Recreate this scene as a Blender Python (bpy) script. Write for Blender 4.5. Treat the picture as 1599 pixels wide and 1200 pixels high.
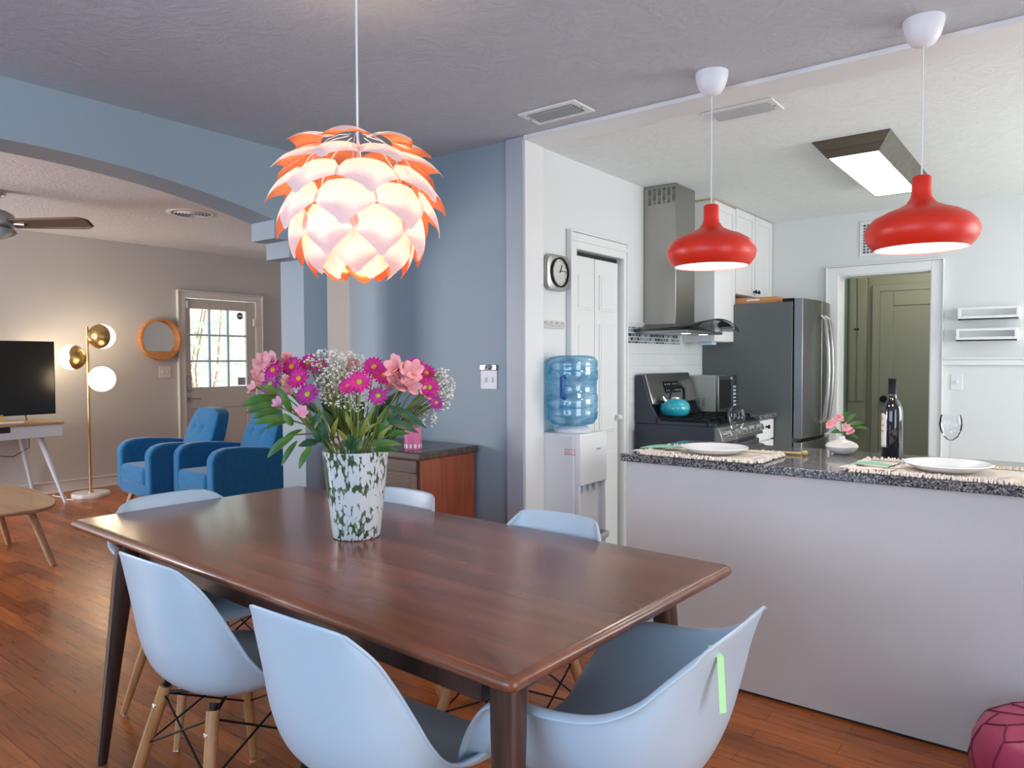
import bpy, bmesh, math, random
from mathutils import Vector, Matrix
random.seed(7)
for o in list(bpy.data.objects): bpy.data.objects.remove(o)
SC = bpy.context.scene
C = SC.collection
R = math.radians
PI = math.pi

# ------------------------------------------------------------------ camera
CAM_H = 1.325
yaw, pit, rol = R(-37.75), R(-1.8), R(-0.22)
fw = Vector((math.sin(yaw)*math.cos(pit), math.cos(yaw)*math.cos(pit), math.sin(pit)))
rt = Vector((math.cos(yaw), -math.sin(yaw), 0)); up = rt.cross(fw)
rt2 = rt*math.cos(rol) + up*math.sin(rol); up2 = -rt*math.sin(rol) + up*math.cos(rol)
cam = bpy.data.cameras.new('camera'); co = bpy.data.objects.new('camera', cam); C.objects.link(co)
co.matrix_world = Matrix.Translation((0, 0, CAM_H)) @ Matrix((rt2, up2, -fw)).transposed().to_4x4()
cam.sensor_width = 36; cam.lens = 36*1140/1599; cam.clip_start = 0.02
SC.camera = co

# ------------------------------------------------------------------ world, daylight, exposure
w = bpy.data.worlds.new('world'); SC.world = w; w.use_nodes = True
bg = w.node_tree.nodes['Background']
bg.inputs[0].default_value = (0.70, 0.85, 1.0, 1); bg.inputs[1].default_value = 2.0
SC.view_settings.view_transform = 'Standard'; SC.view_settings.look = 'None'
SC.view_settings.gamma = 1; SC.view_settings.use_curve_mapping = False
SC.view_settings.exposure = 0.0

def area(name, loc, dirv, sx, sy, power, col):
    l = bpy.data.lights.new(name, 'AREA'); l.shape = 'RECTANGLE'; l.size = sx; l.size_y = sy
    l.energy = power; l.color = col
    o = bpy.data.objects.new(name, l); C.objects.link(o); o.location = loc
    o.rotation_euler = Vector(dirv).to_track_quat('-Z', 'Y').to_euler()
    return o
# daylight entering through the window and door openings (each lamp fills one opening)
area('daylight_dining_window', (-1.1, -1.62, 1.45), (0, 1, 0), 2.9, 1.5, 47, (0.36, 0.64, 1.0))
area('daylight_patio_door', (1.92, 0.7, 1.15), (-1, 0, 0), 1.8, 2.1, 30, (0.86, 0.92, 1.0))
area('daylight_kitchen_window', (1.92, 4.4, 1.55), (-1, 0, 0), 1.9, 1.3, 50, (0.98, 0.98, 0.97))
area('daylight_living_window', (-7.0, -1.62, 1.45), (0, 1, 0), 1.9, 1.5, 190, (0.97, 0.96, 1.0))

sl_ = bpy.data.lights.new('sun', 'SUN'); sl_.energy = 13; sl_.angle = R(1); sl_.color = (1, 0.97, 0.92)  # added to brighten the porch and shrub behind the door panes
so_ = bpy.data.objects.new('sun', sl_); C.objects.link(so_); so_.rotation_euler = Vector((-0.42, 0.10, -0.9)).to_track_quat('-Z', 'Y').to_euler()

# ------------------------------------------------------------------ materials
def nt(name):
    m = bpy.data.materials.new(name); m.use_nodes = True
    t = m.node_tree; return m, t, t.nodes['Principled BSDF']
def col4(c): return (c[0], c[1], c[2], 1)
def srgb(r, g, b):
    f = lambda v: (v/255/12.92) if v/255 <= 0.04045 else ((v/255+0.055)/1.055)**2.4
    return (f(r), f(g), f(b))
def coords(t, scale=(1, 1, 1), rot=(0, 0, 0), kind='Object'):
    tc = t.nodes.new('ShaderNodeTexCoord'); mp = t.nodes.new('ShaderNodeMapping')
    mp.inputs['Scale'].default_value = scale; mp.inputs['Rotation'].default_value = rot
    t.links.new(tc.outputs[kind], mp.inputs['Vector']); return mp.outputs['Vector']
def noise(t, vec, scale, detail=3, dist=0, rough=0.5):
    n = t.nodes.new('ShaderNodeTexNoise'); n.inputs['Scale'].default_value = scale
    n.inputs['Detail'].default_value = detail; n.inputs['Distortion'].default_value = dist; n.inputs['Roughness'].default_value = rough
    t.links.new(vec, n.inputs['Vector']); return n.outputs['Fac']
def ramp(t, fac, stops):
    r = t.nodes.new('ShaderNodeValToRGB'); e = r.color_ramp.elements
    while len(e) < len(stops): e.new(0.5)
    for x, (p, c) in zip(e, stops): x.position = p; x.color = col4(c)
    t.links.new(fac, r.inputs['Fac']); return r.outputs['Color']
def bump(t, b, h, strength, dist=0.01):
    n = t.nodes.new('ShaderNodeBump'); n.inputs['Strength'].default_value = strength; n.inputs['Distance'].default_value = dist
    t.links.new(h, n.inputs['Height']); t.links.new(n.outputs['Normal'], b.inputs['Normal'])
def mixc(t, fac, a, b2, mode='MIX'):
    m = t.nodes.new('ShaderNodeMix'); m.data_type = 'RGBA'; m.blend_type = mode
    if isinstance(fac, float): m.inputs[0].default_value = fac
    else: t.links.new(fac, m.inputs[0])
    for s, v in ((m.inputs[6], a), (m.inputs[7], b2)):
        if isinstance(v, tuple): s.default_value = col4(v)
        else: t.links.new(v, s)
    return m.outputs[2]
def mat(name, c, rough=0.5, metal=0.0, bumpy=0, bscale=60, var=0.0, vscale=5, coat=0, emit=None, estr=0, sheen=0, trans=0):
    m, t, b = nt(name)
    b.inputs['Base Color'].default_value = col4(c); b.inputs['Roughness'].default_value = rough; b.inputs['Metallic'].default_value = metal
    v = coords(t)
    if var:
        n = noise(t, v, vscale, 4)
        lo = tuple(x*(1-var) for x in c); hi = tuple(min(1, x*(1+var)) for x in c)
        t.links.new(ramp(t, n, [(0.3, lo), (0.7, hi)]), b.inputs['Base Color'])
    if bumpy: bump(t, b, noise(t, v, bscale, 3), bumpy, 0.004)
    if coat: b.inputs['Coat Weight'].default_value = coat
    if emit: b.inputs['Emission Color'].default_value = col4(emit); b.inputs['Emission Strength'].default_value = estr
    if sheen: b.inputs['Sheen Weight'].default_value = sheen
    if trans: b.inputs['Transmission Weight'].default_value = trans
    return m
def stucco(name, c, s=0.6):
    m, t, b = nt(name); b.inputs['Roughness'].default_value = 0.75
    v = coords(t)
    n1 = noise(t, v, 9, 6, 3.0, 0.65); n2 = noise(t, v, 40, 3, 0.5)
    a = t.nodes.new('ShaderNodeMath'); a.operation = 'ADD'; t.links.new(n1, a.inputs[0]); 
    k = t.nodes.new('ShaderNodeMath'); k.operation = 'MULTIPLY'; k.inputs[1].default_value = 0.3; t.links.new(n2, k.inputs[0]); t.links.new(k.outputs[0], a.inputs[1])
    bump(t, b, a.outputs[0], s*0.45, 0.012)
    t.links.new(ramp(t, n1, [(0.35, tuple(x*0.93 for x in c)), (0.65, c)]), b.inputs['Base Color'])
    return m
def paint(name, c, rough=0.55): return mat(name, c, rough, bumpy=0.06, bscale=130, var=0.02, vscale=1.5)
def wood(name, c1, c2, rough=0.35, axis=0, scale=1.0, coat=0.0, strips=0, bmp=0.05, freq=14, dist=1.2):
    m, t, b = nt(name); b.inputs['Roughness'].default_value = rough
    s = [freq*scale]*3; s[axis] = 0.9*scale
    v = coords(t, tuple(s)); n = noise(t, v, 1.6, 6 if strips == 0 else 3, dist, 0.5)
    s2 = [60*scale]*3; s2[axis] = 1.5*scale
    n2 = noise(t, coords(t, tuple(s2)), 2, 3)
    c = ramp(t, n, [(0.3, c1), (0.68, c2)])
    if not strips: c = mixc(t, 0.12, c, ramp(t, n2, [(0.35, tuple(x*0.5 for x in c1)), (0.65, c2)]))
    if strips:
        br = t.nodes.new('ShaderNodeTexBrick'); br.inputs['Scale'].default_value = 1; br.inputs['Mortar Size'].default_value = 0.0
        br.inputs['Brick Width'].default_value = 0.75; br.inputs['Row Height'].default_value = strips; br.offset = 0.37
        br.inputs['Color1'].default_value = (0.72, 0.72, 0.72, 1); br.inputs['Color2'].default_value = (1.15, 1.1, 1.05, 1)
        br.inputs['Mortar Size'].default_value = 0.0008; br.inputs['Mortar'].default_value = (0.7, 0.7, 0.7, 1); mpz = coords(t, (1, 1, 0)); t.links.new(mpz, br.inputs['Vector']); c = mixc(t, 0.6, c, br.outputs['Color'], 'MULTIPLY')
    t.links.new(c, b.inputs['Base Color']); (bump(t, b, n2, bmp, 0.002) if bmp else None)
    if coat: b.inputs['Coat Weight'].default_value = coat; b.inputs['Coat Roughness'].default_value = 0.15
    return m

M = {}
M['wall_blue'] = paint('blue_grey_wall_paint', (0.295, 0.36, 0.405))
M['wall_living'] = paint('warm_grey_wall_paint', (0.53, 0.51, 0.485))
M['wall_kitchen'] = paint('pale_grey_wall_paint', (0.76, 0.765, 0.75))
M['wall_back'] = paint('soft_grey_wall_paint', (0.73, 0.735, 0.72))
M['panel'] = mat('off_white_panel', (0.58, 0.55, 0.535), 0.6, bumpy=0.25, bscale=500, var=0.03, vscale=3)
M['white'] = mat('white_trim_paint', (0.80, 0.79, 0.77), 0.35)
M['cream'] = mat('cream_trim_paint', (0.70, 0.65, 0.60), 0.4)
M['door_beige'] = mat('beige_door_paint', (0.58, 0.53, 0.47), 0.4)
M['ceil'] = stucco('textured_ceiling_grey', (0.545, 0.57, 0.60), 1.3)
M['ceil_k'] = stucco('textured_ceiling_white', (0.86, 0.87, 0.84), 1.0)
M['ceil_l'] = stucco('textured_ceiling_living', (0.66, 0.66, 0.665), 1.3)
M['hall'] = mat('hall_dimmed_olive', (0.36, 0.36, 0.28), 0.5)  # dim light of the hall put into an even olive colour
M['teal'] = mat('hall_teal_paint', (0.25, 0.42, 0.41), 0.5)

def floor_mat():
    m, t, b = nt('oak_strip_floor'); v = coords(t)
    br = t.nodes.new('ShaderNodeTexBrick'); br.offset = 0.43; br.offset_frequency = 2
    for k, x in (('Scale', 1), ('Mortar Size', 0.0012), ('Brick Width', 0.62), ('Row Height', 0.083), ('Mortar Smooth', 0.2), ('Bias', 0.0)): br.inputs[k].default_value = x
    br.inputs['Color1'].default_value = (0.50, 0.15, 0.034, 1); br.inputs['Color2'].default_value = (0.28, 0.075, 0.020, 1)
    br.inputs['Mortar'].default_value = (0.03, 0.012, 0.008, 1)
    t.links.new(v, br.inputs['Vector'])
    g = noise(t, coords(t, (2.5, 40, 1)), 1.5, 5, 1.0); gc = ramp(t, g, [(0.3, (0.55, 0.5, 0.5)), (0.7, (1.2, 1.2, 1.2))])
    c = mixc(t, 0.8, br.outputs['Color'], gc, 'MULTIPLY')
    p = noise(t, coords(t, (0.9, 2.2, 1)), 1.7, 3); pc = ramp(t, p, [(0.35, (0.7, 0.72, 0.75)), (0.65, (1.15, 1.1, 1.05))])
    c = mixc(t, 0.9, c, pc, 'MULTIPLY'); t.links.new(c, b.inputs['Base Color'])
    rr = ramp(t, g, [(0.2, (0.24,)*3), (0.8, (0.36,)*3)]); t.links.new(rr, b.inputs['Roughness'])
    h = t.nodes.new('ShaderNodeMath'); h.operation = 'MULTIPLY_ADD'; h.inputs[1].default_value = -1.0; t.links.new(br.outputs['Fac'], h.inputs[0])
    n = noise(t, coords(t, (6, 14, 1)), 1.0, 2); t.links.new(n, h.inputs[2]); bump(t, b, h.outputs[0], 0.35, 0.004)
    return m
M['floor'] = floor_mat()
M['table'] = wood('dark_walnut_table', (0.15, 0.046, 0.022), (0.28, 0.090, 0.040), 0.27, 0, 1.0, 0.3, strips=0.12, bmp=0, freq=7, dist=0.2)
M['table_leg'] = wood('dark_walnut_leg', (0.030, 0.014, 0.011), (0.085, 0.036, 0.024), 0.35, 2)
M['sideboard'] = wood('teak_side', (0.22, 0.050, 0.020), (0.38, 0.09, 0.036), 0.4, 2)
M['sideboard_top'] = wood('dark_teak_top', (0.055, 0.035, 0.03), (0.12, 0.08, 0.062), 0.25, 0)
M['oak'] = wood('light_oak', (0.40, 0.22, 0.11), (0.56, 0.34, 0.19), 0.45, 2)
M['oak_top'] = wood('light_oak_top', (0.36, 0.22, 0.12), (0.50, 0.32, 0.18), 0.45, 0)
M['orange_wood'] = wood('orange_oak', (0.50, 0.20, 0.06), (0.66, 0.30, 0.10), 0.45, 0)
M['chair'] = mat('blue_lit_white_shell', (0.53, 0.62, 0.70), 0.32)  # blue of the daylight tinted into the white shell colour
M['chair_leg'] = wood('honey_beech', (0.40, 0.17, 0.065), (0.54, 0.26, 0.10), 0.4, 2)
M['black'] = mat('black_metal', (0.012, 0.012, 0.014), 0.4, 0.6)
M['chrome'] = mat('chrome', (0.8, 0.8, 0.8), 0.15, 1)
M['steel'] = mat('brushed_steel', (0.36, 0.345, 0.315), 0.28, 1, bumpy=0.03, bscale=300)
M['steel_dark'] = mat('darker_brushed_steel', (0.30, 0.30, 0.30), 0.33, 1)
M['fridge'] = mat('charcoal_fridge_side', (0.115, 0.124, 0.118), 0.45)
M['blue'] = mat('teal_blue_fabric', (0.003, 0.14, 0.33), 0.9, bumpy=0.3, bscale=350, var=0.12, vscale=25, sheen=0.3)
M['brass'] = mat('brass', (0.62, 0.43, 0.18), 0.3, 1)
M['marble'] = mat('white_marble', (0.75, 0.74, 0.72), 0.3, var=0.08, vscale=12)
M['globe'] = mat('glowing_opal_glass', (1, 1, 1), 0.4, emit=(1.0, 0.88, 0.70), estr=4)
M['red'] = mat('red_enamel', (0.74, 0.028, 0.010), 0.38)
M['shade_in'] = mat('glowing_shade_inside', (1, 1, 1), 0.6, emit=(1, 0.97, 0.93), estr=3.0)
M['plastic_white'] = mat('white_plastic', (0.78, 0.77, 0.78), 0.4)
M['pale_blue_w'] = mat('pale_blue_white_paint', (0.62, 0.70, 0.78), 0.4)
M['tv'] = mat('black_screen', (0.012, 0.014, 0.014), 0.25)
M['dark'] = mat('dark_gap', (0.02, 0.02, 0.02), 0.7)
M['mirror'] = mat('mirror_glass', (0.75, 0.75, 0.73), 0.05, 1)
M['bronze'] = mat('fan_blade_brown', (0.10, 0.065, 0.045), 0.4)
M['nickel'] = mat('brushed_nickel', (0.45, 0.45, 0.44), 0.35, 1)
M['range'] = mat('dark_range_side', (0.032, 0.038, 0.055), 0.4)
M['kettle'] = mat('turquoise_enamel', (0.03, 0.42, 0.52), 0.15, coat=0.5)
M['mw'] = mat('grey_green_metal', (0.45, 0.48, 0.42), 0.4, 0.3)
M['diffuser'] = mat('lit_diffuser', (1, 1, 1), 0.5, emit=(0.97, 1.0, 1.0), estr=6)
M['fix_wood'] = wood('stained_fixture_wood', (0.055, 0.045, 0.03), (0.14, 0.115, 0.08), 0.4, 0)
M['plate'] = mat('white_china', (0.80, 0.79, 0.79), 0.15)
M['linen'] = mat('cream_linen', (0.74, 0.65, 0.56), 0.9, bumpy=0.4, bscale=400)
M['linen_grey'] = mat('grey_linen', (0.50, 0.47, 0.52), 0.9, bumpy=0.4, bscale=400)
M['leaf_green'] = mat('pale_green_cloth', (0.25, 0.48, 0.33), 0.7)
M['gold'] = mat('golden_wood', (0.66, 0.42, 0.14), 0.5)
M['wine'] = mat('dark_wine_glass', (0.004, 0.004, 0.008), 0.06, coat=1)
M['label'] = mat('cream_paper_label', (0.72, 0.67, 0.60), 0.7)
M['pink_leather'] = mat('pink_leather', (0.42, 0.045, 0.11), 0.36, bumpy=0.25, bscale=40, var=0.15, vscale=6)
M['pink_thread'] = mat('dark_pink_thread', (0.15, 0.012, 0.045), 0.6)
M['daisy'] = mat('magenta_petal', (0.60, 0.014, 0.26), 0.6, var=0.25, vscale=30)
M['daisy_violet'] = mat('violet_petal', (0.42, 0.03, 0.28), 0.6, var=0.3, vscale=30)
M['eye_yellow'] = mat('yellow_flower_eye', (0.75, 0.38, 0.03), 0.8, bumpy=0.6, bscale=400)
M['eye_green'] = mat('green_flower_eye', (0.45, 0.48, 0.04), 0.8, bumpy=0.6, bscale=400)
M['alstro'] = mat('pink_lily_petal', (0.88, 0.40, 0.41), 0.6, var=0.2, vscale=25)
M['alstro_mauve'] = mat('mauve_lily_petal', (0.76, 0.38, 0.52), 0.6, var=0.2, vscale=25)
M['leaf'] = mat('green_leaf', (0.060, 0.155, 0.022), 0.42, var=0.35, vscale=14)
M['leaf_dark'] = mat('dark_green_leaf', (0.022, 0.085, 0.034), 0.42, var=0.3, vscale=14)
M['leaf_yellow'] = mat('yellow_green_leaf', (0.26, 0.25, 0.03), 0.45, var=0.35, vscale=14)
M['stem'] = mat('green_stem', (0.16, 0.20, 0.03), 0.5, var=0.4, vscale=12)
M['breath'] = mat('white_tiny_blossom', (0.85, 0.80, 0.72), 0.8)
M['green_ribbon'] = mat('lime_green_ribbon', (0.50, 0.85, 0.38), 0.5)
M['vent_dark'] = mat('vent_shadow_grey', (0.10, 0.11, 0.12), 0.6)
M['brown_plaster'] = mat('porch_plaster', (0.85, 0.83, 0.80), 0.8)

def glass_mat(name, c, rough=0.02, tint=0.15):
    m, t, b = nt(name); t.nodes.remove(b); out = t.nodes['Material Output']
    tr = t.nodes.new('ShaderNodeBsdfTransparent'); tr.inputs[0].default_value = col4(c)
    gl = t.nodes.new('ShaderNodeBsdfGlossy'); gl.inputs['Roughness'].default_value = rough
    fr = t.nodes.new('ShaderNodeFresnel'); fr.inputs[0].default_value = 1.18
    ad = t.nodes.new('ShaderNodeMath'); ad.operation = 'ADD'; ad.inputs[1].default_value = tint; ad.use_clamp = True; t.links.new(fr.outputs[0], ad.inputs[0])
    mx = t.nodes.new('ShaderNodeMixShader'); t.links.new(ad.outputs[0], mx.inputs[0]); t.links.new(tr.outputs[0], mx.inputs[1]); t.links.new(gl.outputs[0], mx.inputs[2])
    t.links.new(mx.outputs[0], out.inputs[0]); return m
M['glass'] = glass_mat('clear_glass', (0.95, 0.96, 0.97), 0.02, 0.03)
M['pane'] = glass_mat('window_pane', (0.97, 0.99, 1.0), 0.02, 0.0)
M['hood_glass'] = glass_mat('smoked_glass', (0.80, 0.85, 0.85), 0.03, 0.05)
def jug():
    m, t, b = nt('blue_water_jug'); t.nodes.remove(b); out = t.nodes['Material Output']
    v = coords(t, (3, 3, 16)); n = noise(t, v, 1.6, 3, 1.5)
    c = ramp(t, n, [(0.35, (0.16, 0.50, 0.72)), (0.6, (0.62, 0.84, 0.95))])
    df = t.nodes.new('ShaderNodeBsdfTranslucent'); t.links.new(c, df.inputs[0])
    d2 = t.nodes.new('ShaderNodeBsdfDiffuse'); t.links.new(c, d2.inputs[0])
    tr = t.nodes.new('ShaderNodeBsdfTransparent'); t.links.new(c, tr.inputs[0])
    gl = t.nodes.new('ShaderNodeBsdfGlossy'); gl.inputs['Roughness'].default_value = 0.08
    a = t.nodes.new('ShaderNodeMixShader'); a.inputs[0].default_value = 0.5; t.links.new(df.outputs[0], a.inputs[1]); t.links.new(d2.outputs[0], a.inputs[2])
    b1 = t.nodes.new('ShaderNodeMixShader'); b1.inputs[0].default_value = 0.6; t.links.new(a.outputs[0], b1.inputs[1]); t.links.new(tr.outputs[0], b1.inputs[2])
    b2 = t.nodes.new('ShaderNodeMixShader'); b2.inputs[0].default_value = 0.14; t.links.new(b1.outputs[0], b2.inputs[1]); t.links.new(gl.outputs[0], b2.inputs[2])
    t.links.new(b2.outputs[0], out.inputs[0]); return m
M['jug'] = jug()
def petal_mat():
    # leaf of the lampshade: white plastic on its outer face, copper foil on its inner face
    m, t, b = nt('white_and_copper_shade_leaf'); t.nodes.remove(b); out = t.nodes['Material Output']
    geo = t.nodes.new('ShaderNodeNewGeometry')
    wd = t.nodes.new('ShaderNodeBsdfDiffuse'); wd.inputs[0].default_value = (0.86, 0.80, 0.82, 1)
    wt = t.nodes.new('ShaderNodeBsdfTranslucent'); wt.inputs[0].default_value = (1.0, 0.84, 0.78, 1)
    wm = t.nodes.new('ShaderNodeMixShader'); wm.inputs[0].default_value = 0.42; t.links.new(wd.outputs[0], wm.inputs[1]); t.links.new(wt.outputs[0], wm.inputs[2])
    cg = t.nodes.new('ShaderNodeBsdfGlossy'); cg.inputs[0].default_value = (0.95, 0.36, 0.17, 1); cg.inputs['Roughness'].default_value = 0.3
    cd = t.nodes.new('ShaderNodeBsdfDiffuse'); cd.inputs[0].default_value = (0.72, 0.22, 0.09, 1)
    ct = t.nodes.new('ShaderNodeBsdfTranslucent'); ct.inputs[0].default_value = (1.0, 0.50, 0.28, 1)
    c1 = t.nodes.new('ShaderNodeMixShader'); c1.inputs[0].default_value = 0.45; t.links.new(cg.outputs[0], c1.inputs[1]); t.links.new(cd.outputs[0], c1.inputs[2])
    c2 = t.nodes.new('ShaderNodeMixShader'); c2.inputs[0].default_value = 0.30; t.links.new(c1.outputs[0], c2.inputs[1]); t.links.new(ct.outputs[0], c2.inputs[2])
    mx = t.nodes.new('ShaderNodeMixShader'); t.links.new(geo.outputs['Backfacing'], mx.inputs[0]); t.links.new(wm.outputs[0], mx.inputs[1]); t.links.new(c2.outputs[0], mx.inputs[2])
    t.links.new(mx.outputs[0], out.inputs[0]); return m
M['petal'] = petal_mat()
def granite():
    m, t, b = nt('grey_speckled_granite'); v = coords(t)
    vo = t.nodes.new('ShaderNodeTexVoronoi'); vo.inputs['Scale'].default_value = 190; t.links.new(v, vo.inputs['Vector'])
    n = noise(t, v, 150, 4)
    c = mixc(t, 0.5, vo.outputs['Color'], n); 
    h = t.nodes.new('ShaderNodeRGBToBW'); t.links.new(c, h.inputs[0])
    t.links.new(ramp(t, h.outputs[0], [(0.3, (0.012, 0.015, 0.025)), (0.48, (0.085, 0.082, 0.095)), (0.58, (0.20, 0.18, 0.17)), (0.72, (0.38, 0.36, 0.33))]), b.inputs['Base Color'])
    b.inputs['Roughness'].default_value = 0.09; return m
M['granite'] = granite()
def tile():
    m, t, b = nt('white_subway_tile')
    br = t.nodes.new('ShaderNodeTexBrick')
    for k, x in (('Scale', 1), ('Mortar Size', 0.002), ('Brick Width', 0.152), ('Row Height', 0.076)): br.inputs[k].default_value = x
    br.inputs['Color1'].default_value = (0.78, 0.78, 0.77, 1); br.inputs['Color2'].default_value = (0.74, 0.75, 0.75, 1); br.inputs['Mortar'].default_value = (0.66, 0.66, 0.65, 1)
    tc = t.nodes.new('ShaderNodeTexCoord'); sp = t.nodes.new('ShaderNodeSeparateXYZ'); cb = t.nodes.new('ShaderNodeCombineXYZ')
    t.links.new(tc.outputs['Object'], sp.inputs[0]); t.links.new(sp.outputs['Y'], cb.inputs['X']); t.links.new(sp.outputs['Z'], cb.inputs['Y'])
    t.links.new(cb.outputs[0], br.inputs['Vector']); t.links.new(br.outputs['Color'], b.inputs['Base Color']); b.inputs['Roughness'].default_value = 0.15
    return m
M['tile'] = tile()
def mosaic():
    m, t, b = nt('black_grey_glass_mosaic')
    br = t.nodes.new('ShaderNodeTexBrick'); br.offset = 0.5
    for k, x in (('Scale', 1), ('Mortar Size', 0.0022), ('Brick Width', 0.040), ('Row Height', 0.0245), ('Bias', -0.1)): br.inputs[k].default_value = x
    br.inputs['Color1'].default_value = (0.02, 0.025, 0.03, 1); br.inputs['Color2'].default_value = (0.42, 0.50, 0.54, 1); br.inputs['Mortar'].default_value = (0.75, 0.76, 0.75, 1)
    tc = t.nodes.new('ShaderNodeTexCoord'); sp = t.nodes.new('ShaderNodeSeparateXYZ'); cb = t.nodes.new('ShaderNodeCombineXYZ')
    t.links.new(tc.outputs['Object'], sp.inputs[0]); t.links.new(sp.outputs['Y'], cb.inputs['X']); t.links.new(sp.outputs['Z'], cb.inputs['Y'])
    t.links.new(cb.outputs[0], br.inputs['Vector']); t.links.new(br.outputs['Color'], b.inputs['Base Color']); b.inputs['Roughness'].default_value = 0.12
    return m
M['mosaic'] = mosaic()
def vase_mat():
    m, t, b = nt('white_flecked_glass'); out = t.nodes['Material Output']
    w0 = coords(t); nz = t.nodes.new('ShaderNodeTexNoise'); nz.inputs['Scale'].default_value = 22; t.links.new(w0, nz.inputs['Vector'])
    ad = t.nodes.new('ShaderNodeMixRGB'); ad.inputs[0].default_value = 0.018; ad.blend_type = 'ADD'; t.links.new(w0, ad.inputs[1]); t.links.new(nz.outputs['Color'], ad.inputs[2])
    mp = t.nodes.new('ShaderNodeMapping'); mp.inputs['Scale'].default_value = (100, 100, 42); mp.inputs['Rotation'].default_value = (0.15, 0.42, 0.3); t.links.new(ad.outputs[0], mp.inputs['Vector'])
    vo = t.nodes.new('ShaderNodeTexVoronoi'); vo.inputs['Scale'].default_value = 1.0; vo.feature = 'F1'; t.links.new(mp.outputs[0], vo.inputs['Vector'])
    n = noise(t, w0, 13, 2)
    th = t.nodes.new('ShaderNodeMapRange'); th.inputs[1].default_value = 0.38; th.inputs[2].default_value = 0.60; th.inputs[3].default_value = 0.85; th.inputs[4].default_value = 0.50; t.links.new(n, th.inputs[0])
    sb_ = t.nodes.new('ShaderNodeMath'); sb_.operation = 'SUBTRACT'; t.links.new(th.outputs[0], sb_.inputs[0]); t.links.new(vo.outputs['Distance'], sb_.inputs[1])
    gt = t.nodes.new('ShaderNodeMapRange'); gt.inputs[1].default_value = -0.05; gt.inputs[2].default_value = 0.05; t.links.new(sb_.outputs[0], gt.inputs[0])
    b.inputs['Base Color'].default_value = (0.80, 0.80, 0.82, 1); b.inputs['Roughness'].default_value = 0.12
    tl = t.nodes.new('ShaderNodeBsdfTranslucent'); tl.inputs[0].default_value = (0.85, 0.84, 0.80, 1)
    wm = t.nodes.new('ShaderNodeMixShader'); wm.inputs[0].default_value = 0.25; t.links.new(b.outputs[0], wm.inputs[1]); t.links.new(tl.outputs[0], wm.inputs[2])
    tr = t.nodes.new('ShaderNodeBsdfTransparent'); tr.inputs[0].default_value = (0.72, 0.80, 0.66, 1)
    gd = t.nodes.new('ShaderNodeBsdfDiffuse'); gd.inputs[0].default_value = (0.13, 0.17, 0.09, 1)
    mx0 = t.nodes.new('ShaderNodeMixShader'); mx0.inputs[0].default_value = 0.45; t.links.new(tr.outputs[0], mx0.inputs[1]); t.links.new(gd.outputs[0], mx0.inputs[2])
    mx = t.nodes.new('ShaderNodeMixShader'); t.links.new(gt.outputs[0], mx.inputs[0]); t.links.new(mx0.outputs[0], mx.inputs[1]); t.links.new(wm.outputs[0], mx.inputs[2])
    t.links.new(mx.outputs[0], out.inputs[0]); return m
M['vase'] = vase_mat()

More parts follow.
